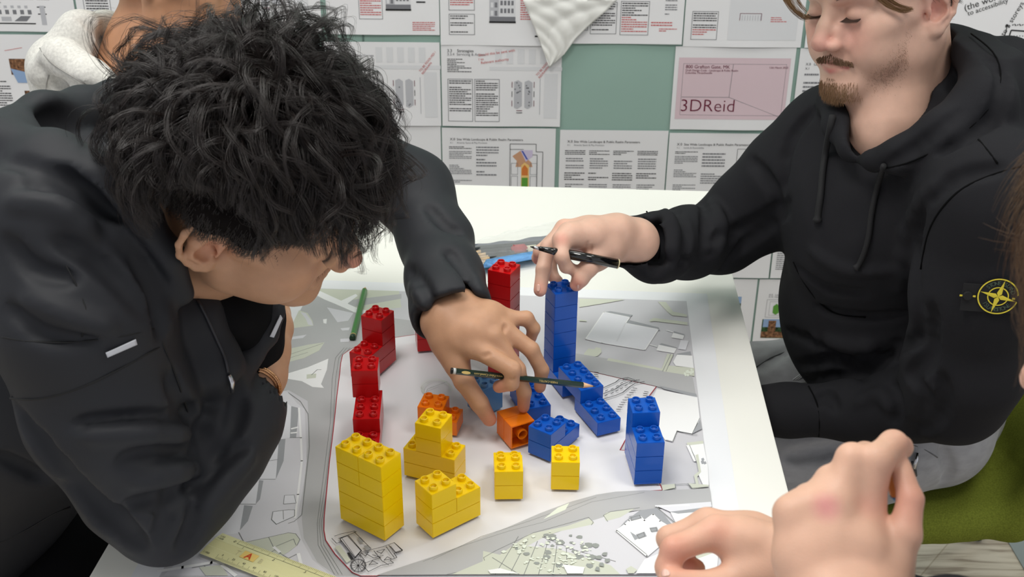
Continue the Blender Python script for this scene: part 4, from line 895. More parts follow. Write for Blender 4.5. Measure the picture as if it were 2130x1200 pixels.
bodyA=grow('body',f,SK,PA,2,base=(186,142,112),keep=.01,paint=[(H1(76,-4,2),.032,(206,146,120),.7),(H1(0,112,-20),.03,(196,128,112),.7),(H1(44,60,-15),.035,(204,142,116),.5),
  (P(1020,875,1.34),.03,(206,130,108),.7),(P(1090,850,1.34),.03,(204,134,110),.6),(P(1036,806,1.31),.025,(208,138,116),.6),(P(1123,808,1.35),.02,(204,138,114),.6),(P(1104,708,1.36),.02,(200,132,110),.5),(P(1068,770,1.3),.018,(190,146,116),.5)])
FA=f
# eyelashes, brow
hm=mat('black_hair',(40,33,31),.36,.7); hm.node_tree.nodes['Principled BSDF'].inputs['Anisotropic'].default_value=.4
hb=Hairs()
def lashes(hs,H,s_,n=26,L=7.5,r=.00022):
    for i in range(n*2):
        t=(i%n)/(n-1)-.5; x=s_*(32+22*t); b=H(x,86.0-abs(t)**2*14,7.5-1.5*(1-4*t*t)+(.9 if i>=n else 0)); hs.add([b,H(x+s_*t*2,86.2-abs(t)**2*14+L*.5,6.2),H(x+s_*t*5,86.2-abs(t)**2*14+L,5.2)],r,.00004)
lashes(hb,H1,1); lashes(hb,H1,-1)
for s_ in (1,-1):
    for i in range(150):
        t=random.random(); x=12+38*t; b=H1(s_*x,93-t*t*16-2+random.random(),34+6*math.sin(t*2.6)+random.uniform(-3.5,3.5)); hb.add([b,b+(H1(s_*8,3,2)-H1(0,0,0))*.9],.0002,.00004)
for i in range(90):
    x=random.uniform(-22,22); b=H1(x,93-abs(x)*.28,-42+random.uniform(-3,3)); hb.add([b,b+(H1(x*.08,3,-4)-H1(0,0,0))],.00014,.00003)
hb.build('eyelashes_and_brows',hm,PA)
# ---- jacket
J=Field((-.86,.60,TZ-.34),(.02,1.72,TZ+.56),.004,far=.018)
caps(J,[(-120,1000,1.36,250),(60,760,1.25,250),(200,520,1.18,200)],.05)
caps(J,[(200,520,1.18,200),(330,400,1.26,140),(470,275,1.37,100)],.05)
caps(J,[(60,560,1.08,170),(200,470,1.12,150),(300,500,1.12,100)],.04)
caps(J,[(110,455,.99,150),(165,640,1.02,168),(235,850,1.07,160),(300,1010,1.10,118),(338,1072,1.12,92)],.03)
caps(J,[(338,1072,1.12,92),(395,1000,1.13,100),(455,925,1.15,98),(505,860,1.17,84),(528,828,1.18,62)],.02)
caps(J,[(470,275,1.37,100),(700,310,1.47,85),(860,398,1.53,78),(905,500,1.47,70),(925,580,1.40,74),(938,642,1.352,76),(950,700,1.32,70)],.025)
caps(J,[(950,485,1.46,20),(935,510,1.45,26)],.02)
# front panels
caps(J,[(330,560,1.10,70),(400,660,1.10,62),(450,760,1.11,48),(470,800,1.13,40)],.02)

caps(J,[(430,740,1.2,90),(480,800,1.2,40)],.03)
# hood and collar round the neck
caps(J,[(10,300,1.02,55),(110,330,.985,52),(200,375,.97,50),(285,450,.975,40),(345,530,1.0,30),(385,610,1.03,20)],.016)
caps(J,[(10,300,1.05,60),(90,245,1.10,50),(170,225,1.16,40),(240,205,1.2,34),(300,250,1.22,40)],.016)
caps(J,[(60,330,1.06,90),(180,390,1.08,80)],.03)
J.ell(P(190,270,1.08),(.058,.05,.03),None,.015,'sub')
caps(J,[(150,262,1.06,24),(250,300,1.04,26),(330,400,1.05,30),(375,500,1.06,20)],.010,mode='sub')
# openings
caps(J,[(452,500,1.13,52),(450,610,1.13,60),(500,640,1.15,45)],.01,mode='sub')
caps(J,[(578,600,1.17,16),(572,650,1.16,19),(556,695,1.155,22),(520,742,1.15,24),(480,785,1.13,40)],.008)
def cuff(fld,c,n,R,inner_a,inner_b,ri):
    n=n.normalized(); fld.ell(c+n*R,(R,R,R),None,.004,'sub'); fld.cap(inner_a,inner_b,ri,ri,.003,'sub')
cuff(J,P(941,652,1.352),P(962,690,1.335)-P(930,600,1.38),.14,P(940,648,1.352),P(950,690,1.33),.037)
cuff(J,P(545,805,1.185),P(562,745,1.205)-P(535,830,1.175),.05,P(538,825,1.178),P(556,760,1.20),.029)
J.wobble(.0022,26,3,6)
for q,r in (([(395,862),(428,905),(438,960),(420,1040),(375,1140)],.010),([(500,800),(488,880),(450,950)],.007),([(160,880),(280,872),(390,868)],.006),([(250,960),(330,940),(400,945)],.007),([(265,1050),(340,1040),(410,1000)],.007),
            ([(210,430),(290,540),(330,620),(335,690)],.008),([(120,500),(220,560),(300,650)],.006),([(60,380),(160,400),(240,460)],.007),([(20,640),(100,700),(200,700)],.005),([(30,850),(150,1000),(240,1090),(290,1135)],.014),([(20,500),(70,560),(150,580)],.005),
            ([(440,1010),(480,960),(510,930)],.005),([(360,1000),(350,1060),(330,1120)],.006),([(410,900),(400,990),(370,1060)],.005),([(850,560),(880,600),(900,660)],.006),([(930,520),(965,560),(990,610)],.006),([(850,620),(870,650),(885,680)],.004),
            ([(890,430),(930,470),(955,480)],.006),([(0,330),(80,350),(170,390),(250,460)],.006),([(0,950),(60,980),(130,1010)],.006),([(350,780),(380,840),(395,862)],.007)):
    J.groove(q,r,.010,off=-.35*r)
for q,r in (([(180,905),(290,900),(385,905)],.005),([(280,1000),(350,985),(410,975)],.006),([(230,470),(300,570),(345,680)],.005),([(420,1060),(470,1000),(520,950)],.005),([(860,590),(890,640)],.005),([(20,420),(120,430),(190,480)],.005),([(60,620),(160,660),(230,680)],.005)):
    J.groove(q,r,.012,'add',off=-.002)
grow('jacket',J,jacket,PA,2,keep=.05)
seam('sleeve_seam',J,[(0,700),(60,710),(150,712),(250,700),(322,684)],.0010,seam_m,PA,.0); seam('sleeve_seam',J,[(22,828),(80,830),(170,806),(260,762),(335,720)],.0012,seam_m,PA,0)
seam('sleeve_seam',J,[(322,684),(350,740),(372,800),(392,860)],.0010,seam_m,PA,0); seam('sleeve_seam',J,[(120,520),(180,640),(170,700)],.0008,seam_m,PA,0)
decal('reflective_stripe',J,[(220,734),(283,706),(286,717),(224,744)],refl,PA)
decal('chest_logo',J,[(561,700),(584,655),(588,662),(570,702)],refl,PA)
z=seam('zipper',J,[(392,590),(425,650),(448,700),(468,745),(474,775)],.0018,mat('zip_grey',(52,52,56),.4,metal=.4),PA,.001)
pz=J.hit(476,780,.004) or P(476,780,1.1)
zp=tube('zip_puller',[pz,pz+Vector((.002,0,-.008)),pz+Vector((.001,0,-.02))],[.0022,.003,.002],silver,PA,8)
# hem of the jacket
seam('hem_seam',J,[(0,1128),(60,1100),(130,1060),(210,1045)],.0012,seam_m,PA,0)
# tee shirt
tf=Field((-.50,.80,TZ+.0),(-.12,1.40,TZ+.34),.004,far=.015)
caps(tf,[(400,640,1.11,62),(470,650,1.125,62)],.02); caps(tf,[(420,600,1.14,70),(480,655,1.16,78),(500,720,1.19,80),(430,800,1.22,80)],.02); caps(tf,[(480,640,1.15,50),(545,655,1.18,44)],.02)
tf.cap(P(430,440,1.10),P(425,520,1.13),.056,.050,.004,'sub')
grow('tee_shirt',tf,tee,PA,2)
# trousers
tr=Field((-.95,.55,0.0),(-.2,1.55,TZ-.02),.008,far=.02)
tr.cap((-.66,1.25,.52),(-.50,1.02,.50),.13,.115,.04); tr.cap((-.5,1.02,.5),(-.44,.95,.30),.11,.075,.03); tr.cap((-.44,.95,.3),(-.50,1.0,.04),.075,.06,.03)
tr.cap((-.70,1.42,.52),(-.40,1.45,.50),.13,.10,.04); tr.cap((-.40,1.45,.5),(-.42,1.45,.04),.10,.06,.03)
grow('trousers',tr,tee,PA,2)
# necklace and bracelet
def chain_links(name,pts,r,m,parent):
    V=[];Fs=[]
    pts=spline(pts,6)
    for i,(a,b) in enumerate(zip(pts[:-1],pts[1:])):
        c_=(a+b)/2; t=(b-a).normalized(); s_=t.cross(Vector((.3,-.7,.6))).normalized(); w=t.cross(s_); s2=s_ if i%2 else w
        ring=[c_+t*math.cos(q)*r*1.9+s2*math.sin(q)*r for q in np.linspace(0,6.283,11)]
        tube_geo(ring,r*.42,5,False,V,Fs)
    return obj(name,V,Fs,m,parent,True)
def ringon(fld,pix,off): return [p for p in (fld.hit(a,b,off) for a,b in pix) if p is not None]
chain_links('bracelet',ringon(FA,[(524,765),(535,767),(548,770),(560,777),(570,786),(577,797),(580,812)],.0015),.0026,gold,PA)
chain_links('necklace',[P(434,560,1.06),P(440,575,1.065),P(441,588,1.075)],.0016,gold,PA)
def surf_x(fld,H,s_,y,z):
    for k in range(0,160):
        x=114-k*.5; q=np.round((H(s_*x,y,z)-fld.lo)/fld.vs).astype(int)
        if (q>=0).all() and (q<fld.n).all() and fld.F[q[0],q[1],q[2]]<0: return x
    return None
# ---- hair of the leaning person
def scalp(H,x):            # point on the cranium shell in direction x (unit, head frame)
    c_=np.array([0,-6,44.]); r=np.array([77,96,83.]); x=np.asarray(x,float); t=1/np.sqrt(((x/r)**2).sum()); return c_+x*t
capm=mat('hair_base',(20,16,15),.8,.1)
hf=H1.field(.003,ext=(120,150,170),down=90)
hf.ell(H1(0,-9,46),(.081,.099,.087),H1.R,.01)
rs=np.random.RandomState(5)
for i in range(46):
    d=rs.randn(3); d/=np.linalg.norm(d); 
    if d[2]<-.15 or (d[1]>.5 and d[2]<.35): continue
    hf.ell(H1(*(scalp(H1,d)+d*4)),np.array([20,20,20])*.001*rs.uniform(.7,1.1),None,.012)
hf.cap(H1(0,100,10),H1(0,80,-60),.05,.06,.006,'sub'); hf.cap(H1(95,20,-18),H1(60,60,-30),.045,.04,.006,'sub'); hf.cap(H1(-95,20,-18),H1(-60,60,-30),.045,.04,.006,'sub')
hf.ell(H1(82,-8,2),(.034,.030,.036),H1.R,.004,'sub'); hf.ell(H1(82,35,-5),(.034,.045,.038),H1.R,.006,'sub'); hf.cap(H1(0,-60,-75),H1(0,-60,-60),.07,.05,.005,'sub')
hairA=grow('hair',hf,capm,PA,3)
hs=Hairs(); wd=np.array([0,0,-1.])@H1.R   # world down in head frame
def hair_ok(d):
    x,y,z=d
    if y>.0: return z>.28+.42*max(0,y-.25)-.0 if abs(x)<.75 else z>.16+.5*y
    return z>-.42 if abs(x)<.7 else z>(.02 if y>-.35 else -.35)
cnt=0
cen=np.array([0,-6,44.])
while cnt<1700:
    d=rs.randn(3); d/=np.linalg.norm(d)
    if not hair_ok(d): continue
    if d[0]<-.55 and rs.rand()<.6: continue
    cnt+=1
    p=scalp(H1,d)-d*2; top=max(0,d[2])
    side=abs(d[0])>.55 and d[2]<.12 and d[1]<.72
    low=d[2]<.05 and d[1]<0
    short=(side and d[2]<.0) or d[2]<-.15
    mid=side or low
    Ln=rs.uniform(8,15) if short else rs.uniform(20,34) if mid else rs.uniform(56,100)*(1+.2*top); n=6 if short else 9 if mid else 16
    lean=np.array([d[0]*.5+rs.randn()*.35, .65*(d[1]+.25)+rs.randn()*.3, -.15+rs.randn()*.3])
    if mid: lean=np.array([0,-.4+rs.randn()*.3,-.9])
    dirv=d*1.0+lean*.35; dirv/=np.linalg.norm(dirv); ax=rs.randn(3); ax/=np.linalg.norm(ax); ph=rs.rand()*6.28
    cr_r=rs.uniform(3.5,8.5) if not mid else 2; turns=rs.uniform(.9,2.4)
    pts=[p.copy()]; st=Ln/(n-1)
    for i in range(1,n):
        t=i/(n-1); g=.10 if not short else .2
        tang=lean-d*np.dot(lean,d); dirv=dirv*.80+tang*.16+wd*g*(.4+t)-d*(.24*t if not mid else .35); dirv/=np.linalg.norm(dirv); pts.append(pts[-1]+dirv*st)
    pts=np.array(pts); tt=np.linspace(0,1,n)[:,None]
    e1=np.cross(dirv,ax); e1/=np.linalg.norm(e1); e2=np.cross(dirv,e1)
    if not short: pts=pts+(e1*np.sin(turns*6.28*tt+ph)+e2*np.cos(turns*6.28*tt+ph))*cr_r*tt**.7
    for j in range(len(pts)):
        v=pts[j]-cen; q=math.sqrt(((v/np.array([80,99,86.]))**2).sum())
        if q<1: pts[j]=cen+v/q
    # keep the ear and the cheek free
    bad=np.where(((pts[:,0]>42)&(pts[:,2]-np.maximum(0,pts[:,0]-62)*.75<np.where(pts[:,1]<22,48,np.where(pts[:,1]<42,8,40)))&(pts[:,1]>-48)&(pts[:,1]<90))|((pts[:,0]>14)&(pts[:,2]<38)&(pts[:,1]>42)&(pts[:,1]<104)))[0]
    if len(bad):
        if bad[0]<4: continue
        pts=pts[:bad[0]]; n=len(pts); tt=np.linspace(0,1,n)[:,None]
    k=15 if not short else 10; w0=rs.uniform(3.5,6) if not mid else 5
    for s_ in range(k):
        off=rs.randn(3)*w0*.5; taper=(1-.66*tt)
        if not mid and rs.rand()<.10: taper=1+tt*rs.uniform(0,1.6)
        q=pts+off*taper+(rs.randn(3)*.9*tt)
        hs.add(H1(q),rs.uniform(.00018,.00034) if not short else .00017,.00006)
for i in range(700):     # short clipped hair over the temple and sideburn
    y=rs.uniform(18,50); z=rs.uniform(4,44) if y>30 else rs.uniform(26,44)
    if z<4+max(0,(40-y))*.2: continue
    x=surf_x(FA,H1,1,y,z)
    if x is None: continue
    b=H1(x-.3,y,z); hs.add([b,b+(H1(1.6,rs.uniform(-1,2),-5)-H1(0,0,0))],.00018,.00005)
for i in range(5200):     # close cropped sides
    y=rs.uniform(-80,72); z=rs.uniform(2,84); x=surf_x(hf,H1,1,y,z)
    if x is None or x<20: continue
    L_=rs.uniform(6,13); b=H1(x-1,y,z); m_=H1(x+1.6,y+rs.uniform(-2,2),z-L_*.5); hs.add([b,m_,H1(x+.8,y+rs.uniform(-4,4),z-L_)],.00024,.00006)
hs.build('hair_strands',hm,hairA)
# ------------------------------------------------------------------ person in the black hoodie (right)
PB=empty('person',(.68,1.55,TZ-.29),'seated person with moustache, black hoodie and grey sweatpants, hand on the blue tower','person')
H2=Head(1836,12,1.391,(-.4974,.2672,-.8254),(-.8468,-.3564,.3949),(-.1886,.8953,.4035))
H2=Head(1836,12,1.391,(-.4974,.2672,.8254),(-.8468,-.3564,-.3949),(-.1886,.8953,-.4035),zl=.90)
f=Field((.02,1.10,TZ+.05),(.66,1.62,TZ+.64),.0016,far=.009)
sculpt_head(f,H2,nose=1.16,jaw=1.0,cheek=1)
sculpt_ear(f,H2,-1,.45,c0=(71,-6,2),sc=1.1); sculpt_ear(f,H2,1,.45,c0=(71,-6,2),sc=1.1)
f.cap(H2(0,-28,-20),P(1880,250,1.47),.056,.064,.02); f.cap(H2(0,12,-50),P(1840,250,1.41),.040,.045,.02)
f.chain([H2(-50,-14,-40),P(1858,230,1.405),P(1826,295,1.395)],[.016,.014,.012],.03)
caps(f,[(1850,220,1.42,66),(1850,285,1.43,70)],.02)
# right hand over the blue tower
def zz(x,y): return (1080+x*.15,440+y*.15)
RH=[[(*zz(590,400),1.385,10.8),(*zz(590,620),1.375,9.2),(*zz(650,760),1.385,8.4),(*zz(765,815),1.40,7.2)],      # index, bent over the pen
    [(*zz(620,240),1.43,11.5),(*zz(400,500),1.415,9.8),(*zz(335,800),1.405,9.4),(*zz(290,1090),1.402,8.4)],        # middle, on the left face of the brick
    [(*zz(570,300),1.46,10.5),(*zz(290,560),1.455,9),(*zz(265,640),1.47,8.5),(*zz(330,700),1.48,7.5)],          # ring, curled behind
    [(*zz(600,350),1.49,9.5),(*zz(430,700),1.50,8.5),(*zz(470,900),1.485,7.6),(*zz(540,960),1.475,6.8)],          # little finger touching the far stud
    [(*zz(1080,650),1.41,15),(*zz(960,780),1.395,11.8),(*zz(850,930),1.395,10.4),(*zz(795,1010),1.40,8.8)]]       # thumb
RP=[[(*zz(1350,300),1.43,24),(*zz(1000,330),1.41,20),(*zz(700,330),1.395,15),(*zz(590,400),1.385,11)],[(*zz(1350,300),1.44,24),(*zz(950,270),1.43,18),(*zz(640,240),1.43,12)],
    [(*zz(1350,330),1.45,23),(*zz(950,340),1.45,18),(*zz(640,310),1.455,12)],[(*zz(1350,380),1.46,22),(*zz(950,450),1.465,16),(*zz(650,370),1.485,11)],
    [(*zz(1330,420),1.44,22),(*zz(1200,520),1.42,20),(*zz(1080,650),1.41,15)],[(*zz(1330,360),1.445,27),(*zz(1600,380),1.455,28)],[(*zz(1330,420),1.45,24),(*zz(1650,420),1.46,27)]]
hand(f,RH,RP)
for q in ([zz(900,530),zz(960,420)],[zz(980,570),zz(1010,480)],[zz(830,525),zz(880,530)]): f.groove(q,.0012,.0025)
G=lambda *a: np.array(H2(*a))
paintB=[(G(0,108,-20),.026,(214,140,132),.75),(G(-30,84,-15),.042,(216,150,138),.5),(G(30,84,-15),.040,(214,150,138),.5),(G(-72,-6,0),.032,(222,150,138),.6),
 (np.array([G(-22,85,-54),G(-10,93,-50),G(0,96,-49),G(10,93,-50),G(22,85,-54)]),.0055,(186,104,102),.9),(np.array([G(-20,86,-56),G(0,97,-60),G(20,86,-56)]),.0065,(196,112,108),.9),
 (np.array([G(-52,20,-52),G(-36,55,-70),G(0,86,-88),G(36,55,-70),G(52,20,-52)]),.026,(192,152,134),.35),(np.array([G(-60,20,-10),G(-56,18,-45)]),.02,(194,154,136),.25),
 (np.array([G(-48,80,26),G(-16,90,24)]),.014,(196,140,126),.4),(np.array(P(*zz(590,390),1.375)),.014,(222,150,132),.7),(np.array(P(*zz(780,1030),1.39)),.02,(222,146,128),.7),(np.array(P(*zz(270,1100),1.395)),.02,(222,150,132),.6),(np.array(P(*zz(620,240),1.42)),.016,(222,154,136),.6),(np.array(P(*zz(240,640),1.46)),.02,(222,146,130),.6)]
bodyB=grow('body',f,SK,PB,2,base=(212,172,152),keep=.01,paint=paintB)
FB=f
nail=mat('fingernail',(226,182,166),.25,.6)
def nail_at(fld,pix,name='fingernail',parent=None):
    a,b,c_,d=[fld.hit(q[0],q[1],.0) for q in pix]
    if None in (a,b,c_,d): return
    nn=(b-a).cross(d-a).normalized(); 
    if nn.dot(CAM-a)<0: nn=-nn
    V=[];Fs=[]; n=6
    for i in range(n+1):
        for j in range(n+1):
            s_,t=i/n,j/n; u,v=(s_-.5)*2,(t-.5)*2; u2,v2=u*math.sqrt(1-v*v/2),v*math.sqrt(1-u*u/2); s2,t2=u2/2+.5,v2/2+.5
            V.append((a*(1-s2)+b*s2)*(1-t2)+(d*(1-s2)+c_*s2)*t2+nn*(.0007+.0008*(1-u2*u2)))
    for i in range(n):
        for j in range(n): k=i*(n+1)+j; Fs.append((k,k+1,k+n+2,k+n+1))
    o=obj(name,V,Fs,nail,parent,True); o.modifiers.new('s','SOLIDIFY').thickness=.0004
nail_at(FB,[zz(238,1010),zz(300,1005),zz(295,1110),zz(240,1115)],parent=bodyB)
nail_at(FB,[zz(800,1010),zz(832,1000),zz(830,1065),zz(795,1050)],parent=bodyB)
# facial hair, brows, lashes, hair
brown=mat('brown_hair',(128,100,78),.6,.2); dkb=mat('dark_brown_hair',(62,46,38),.45,.4); blond=mat('light_brown_hair',(128,96,62),.4,.5)
h2=Hairs()
lashes(h2,H2,1,36,9,.0004); lashes(h2,H2,-1,40,10,.00042)
for s_ in (1,-1):
    for i in range(420):
        t=random.random(); x=11+42*t; w=4.2*(1-.6*t); b=H2(s_*x,93.5-t*t*17-1.0+random.random(),32+6.5*math.sin(t*2.4)+random.uniform(-w,w)); dv=H2(s_*8,2.5,3.5*(1-1.6*t))-H2(0,0,0); h2.add([b,b+dv*.5,b+dv],.00022,.00004)
h2.build('eyebrows_and_lashes',dkb,PB)
h3=Hairs()
def surf_y(fld,H,x,z,y1=125,y0=60):
    for k in range(0,130):
        y=y1-k*.5; q=(H(x,y,z)-fld.lo)/fld.vs; q=np.round(q).astype(int)
        if (q>=0).all() and (q<fld.n).all() and fld.F[q[0],q[1],q[2]]<0: return y
    return None
for i in range(2300):
    x=random.uniform(-28,28); th=1-.5*abs(x)/28
    z=-41-abs(x)*.30+random.uniform(-5.5,4.5)*th; y=surf_y(FB,H2,x,z)
    if y is None: continue
    b=H2(x,y-.3,z); dv=H2(x*.14+random.uniform(-.6,.6),1.3,-3.6)-H2(0,0,0); h3.add([b,b+dv*.6+(H2(0,.5,0)-H2(0,0,0)),b+dv],.00016,.00004)
h3.build('moustache',brown,PB)
h4=Hairs()
for i in range(2600):
    x=random.gauss(0,15); z=random.uniform(-104,-76) if random.random()<.92 else random.uniform(-76,-70)
    if abs(x)>32 or (z>-75 and abs(x)>7): continue
    y=surf_y(FB,H2,x,z)
    if y is None or y<66: continue
    b=H2(x,y-.3,z); dv=H2(x*.04+random.uniform(-1,1),1.8,-5.5)-H2(0,0,0); k=random.uniform(.5,1.5) if z<-75 else .5; h4.add([b,b+dv*.5*k+(H2(0,.8,0)-H2(0,0,0)),b+dv*k],.00017,.00003)
h4.build('goatee',mat('goatee_brown',(146,114,84),.5,.4),PB)
h5=Hairs()
for i in range(1600):      # stubble along jaw
    t=random.random(); y=8+60*t+random.gauss(0,7); z=-30-48*t+random.gauss(0,12)
    x=surf_x(FB,H2,-1,y,z)
    if x is None or x<12 or (x>66): continue
    b=H2(-x,y,z); h5.add([b,b+(H2(-1.1,.2,-1.3)-H2(0,0,0))],.00010,.00005)
h5.build('stubble',brown,PB)
hf=H2.field(.003,ext=(110,140,160),down=60)
hf.ell(H2(0,-16,50),(.083,.100,.088),H2.R,.01); hf.cap(H2(0,95,30),H2(0,80,-30),.062,.06,.01,'sub'); hf.cap(H2(-80,30,0),H2(-60,70,0),.040,.04,.008,'sub'); hf.cap(H2(80,30,0),H2(60,70,0),.040,.04,.008,'sub')
hf.ell(H2(-78,-2,0),(.024,.03,.036),H2.R,.004,'sub'); hf.ell(H2(78,-2,0),(.024,.03,.036),H2.R,.004,'sub'); hf.cap(H2(-30,-30,-70),H2(30,-30,-70),.055,.055,.005,'sub')
hairB=grow('hair',hf,mat('hair_base_brown',(46,36,30),.8,.2),PB,3)
h6=Hairs(); rs=np.random.RandomState(9)
cnt=0
while cnt<420:
    d=rs.randn(3); d/=np.linalg.norm(d)
    if (d[1]>.1 and d[2]<.35) or (d[1]<=.1 and d[2]<-.45): continue
    cnt+=1; p=scalp(H2,d)+d*2; short=d[2]<.3 or d[1]<-.3; Ln=rs.uniform(12,24) if short else rs.uniform(50,80); n=8
    dirv=d.copy(); pts=[p]
    for i in range(1,n):
        dirv=dirv*.8+np.array([d[0]*.4,.25 if not short else -.1,-.5])*.3; dirv/=np.linalg.norm(dirv); pts.append(pts[-1]+dirv*Ln/(n-1))
    pts=np.array(pts); tt=np.linspace(0,1,n)[:,None]
    for j in range(12): h6.add(H2(pts+rs.randn(3)*2.2*(1-.5*tt)+rs.randn(3)*1.2*tt),.0003,.00006)
cover(h6,hf,5200,.020,flow=(.15,.1,-1),seed=4)
h6.build('hair_strands',dkb,hairB)
h7=Hairs()
def lockpx(hs,pix,d,w,n,r=.0003,j=1.0):
    base=np.array([P(a,b,d) for a,b,_ in spline([(a,b,0) for a,b in pix],5)]); k=len(base); tt=np.linspace(0,1,k)[:,None]
    for i in range(n):
        o_=np.array(CX)*random.gauss(0,w)+np.array(CY)*random.gauss(0,w)+np.array(CF)*random.gauss(0,w*.7)
        o2=np.array(CX)*random.gauss(0,w*.5)+np.array(CY)*random.gauss(0,w*.5)
        hs.add(base+o_*(1-.6*tt)*j+o2*tt,r,.00006)
lockpx(h7,[(1790,-190),(1720,-180),(1660,-120),(1636,-40),(1638,-12),(1650,14),(1668,30),(1684,36)],1.285,.0022,70); lockpx(h7,[(1780,-190),(1700,-180),(1640,-120),(1622,-40),(1630,-10),(1645,16),(1664,34),(1678,39)],1.29,.0020,50); lockpx(h7,[(1790,-180),(1710,-170),(1668,-110),(1650,-40),(1654,-10),(1664,10),(1676,24)],1.285,.0022,40)
lockpx(h7,[(1800,-190),(1785,-150),(1790,-90),(1805,-40),(1822,-12),(1850,12),(1878,22),(1896,19)],1.305,.0022,90); lockpx(h7,[(1810,-190),(1785,-150),(1785,-95),(1800,-45),(1830,-18),(1862,6),(1886,16),(1898,18)],1.31,.0020,60)
h7.build('fringe_strands',blond,hairB)
# ---- hoodie
hoodie=mat('black_fleece',(35,35,38),.85,.14,bump=.2,bscale=1100,var=.10,vscale=8)
J=Field((.06,.98,TZ-.36),(1.02,1.95,TZ+.44),.004,far=.018)
caps(J,[(1925,790,1.80,125),(1880,640,1.64,225),(1850,430,1.52,195)],.05)
caps(J,[(1850,430,1.52,195),(1745,300,1.53,110)],.05); caps(J,[(1850,430,1.5,190),(2000,360,1.38,130),(2060,400,1.28,120)],.05)
caps(J,[(1745,300,1.53,105),(1640,370,1.585,92),(1560,440,1.63,80),(1500,492,1.655,72)],.03)
caps(J,[(1500,492,1.655,72),(1430,505,1.58,72),(1370,512,1.51,66),(1300,503,1.45,54)],.02)
caps(J,[(1375,530,1.50,54),(1360,540,1.48,50)],.015)
caps(J,[(2055,420,1.27,118),(2035,600,1.32,118),(2005,760,1.38,112),(1985,820,1.41,98)],.03)
caps(J,[(1985,820,1.41,98),(1900,842,1.47,74),(1780,853,1.52,62),(1640,853,1.56,53),(1560,853,1.58,50)],.018)
caps(J,[(1975,840,1.5,60),(1940,845,1.6,62)],.03)
# hood
caps(J,[(1930,105,1.52,50),(2005,85,1.40,44),(2062,140,1.34,60),(2045,215,1.29,64),(1965,275,1.285,50),(1875,322,1.31,36),(1815,332,1.335,24)],.014)
caps(J,[(2090,150,1.42,70),(2110,230,1.35,75)],.03)
caps(J,[(1930,105,1.52,50),(1800,150,1.55,42),(1735,205,1.45,32),(1742,262,1.41,30),(1772,308,1.375,27),(1820,336,1.345,22)],.014)
caps(J,[(1985,80,1.43,32),(1975,150,1.42,34),(1938,222,1.38,32)],.012)
J.chain([H2(0,-30,-60),P(1862,230,1.44),P(1822,290,1.365)],[.064,.055,.032],.008,'sub')
caps(J,[(1835,200,1.40,70),(1822,262,1.36,38)],.008,mode='sub')
caps(J,[(1925,195,1.36,40),(1885,255,1.34,20)],.008,mode='sub')
cuff(J,P(1298,503,1.445),P(1255,500,1.42)-P(1320,504,1.455),.07,P(1340,505,1.47),P(1290,500,1.44),.031)
J.wobble(.0028,26,8,6)
for q,r in (([(1640,420),(1560,470),(1480,500)],.007),([(1690,230),(1640,300),(1630,400)],.006),([(1450,400),(1470,450),(1460,520)],.006),([(1400,430),(1430,480),(1420,550)],.005),([(1350,440),(1375,500),(1365,570)],.007),([(1560,330),(1600,380),(1625,440)],.006),([(1500,560),(1560,500),(1640,440)],.006),
            ([(1330,530),(1400,545),(1480,530)],.003),([(1660,760),(1800,740),(1930,700)],.008),([(1700,640),(1790,660),(1900,650)],.005),([(1660,560),(1720,600),(1800,610)],.005),([(1920,420),(1900,560),(1915,700)],.008),([(1925,420),(1990,370),(2080,350)],.005),([(1940,640),(1930,740),(1890,780)],.009),
            ([(1850,800),(1870,830),(1860,880)],.006),([(1900,790),(1925,830),(1900,900)],.006),([(1700,835),(1720,820),(1740,850)],.004),([(1960,780),(1960,850),(1920,900)],.006),([(1990,235),(1900,310),(1840,345)],.004),([(2030,90),(2085,160),(2060,250),(1960,320)],.006),([(1640,690),(1740,730),(1800,790)],.006),([(1880,700),(1800,770),(1680,790)],.006)):
    J.groove(q,r*1.3,.009,off=-.3*r)
for q,r in (([(1870,600),(1900,450),(1960,380)],.005),([(1690,520),(1760,560),(1860,560)],.004),([(1700,700),(1780,720),(1880,710)],.006),([(1480,420),(1500,470),(1490,530)],.005),([(1380,430),(1400,480),(1395,550)],.005),([(1780,840),(1830,820),(1850,850)],.004)):
    J.groove(q,r*1.2,.012,'add',off=-.0018)
grow('hoodie',J,hoodie,PB,2)
dk=mat('hoodie_seam',(11,11,12),.9,.1)
seam('shoulder_seam',J,[(1990,250),(2035,290),(2075,340)],.0012,dk,PB,0); seam('armhole_seam',J,[(2129,345),(2060,365),(1990,400),(1935,470),(1915,560)],.0012,dk,PB,0); seam('pocket_seam',J,[(1650,545),(1680,600),(1730,650),(1800,660)],.0012,dk,PB,0)
seam('hood_seam',J,[(2020,70),(2075,120),(2075,200),(2000,280),(1900,335),(1840,350)],.0010,dk,PB,0); seam('cuff_seam',J,[(1345,440),(1368,480),(1372,530),(1362,575)],.0012,dk,PB,0)
seam('cuff_seam',J,[(1682,803),(1700,840),(1705,880),(1703,912)],.0012,dk,PB,0)
cord=mat('black_cord',(26,26,28),.8)
def drape(pix,r,name,knot=True):
    pts=[J.hit(a,b,.0045) for a,b,_ in spline([(a,b,0) for a,b in pix],5)]; pts=[p for p in pts if p is not None]
    if len(pts)<3: return
    for _ in range(4): pts=[pts[0]]+[(pts[i-1]+pts[i]*2+pts[i+1])/4 for i in range(1,len(pts)-1)]+[pts[-1]]
    rr=[r]*len(pts); 
    if knot: rr[-1]=r*.7; rr[-2]=r*1.5; rr[-3]=r*1.3
    tube(name,pts,rr,cord,PB,8)
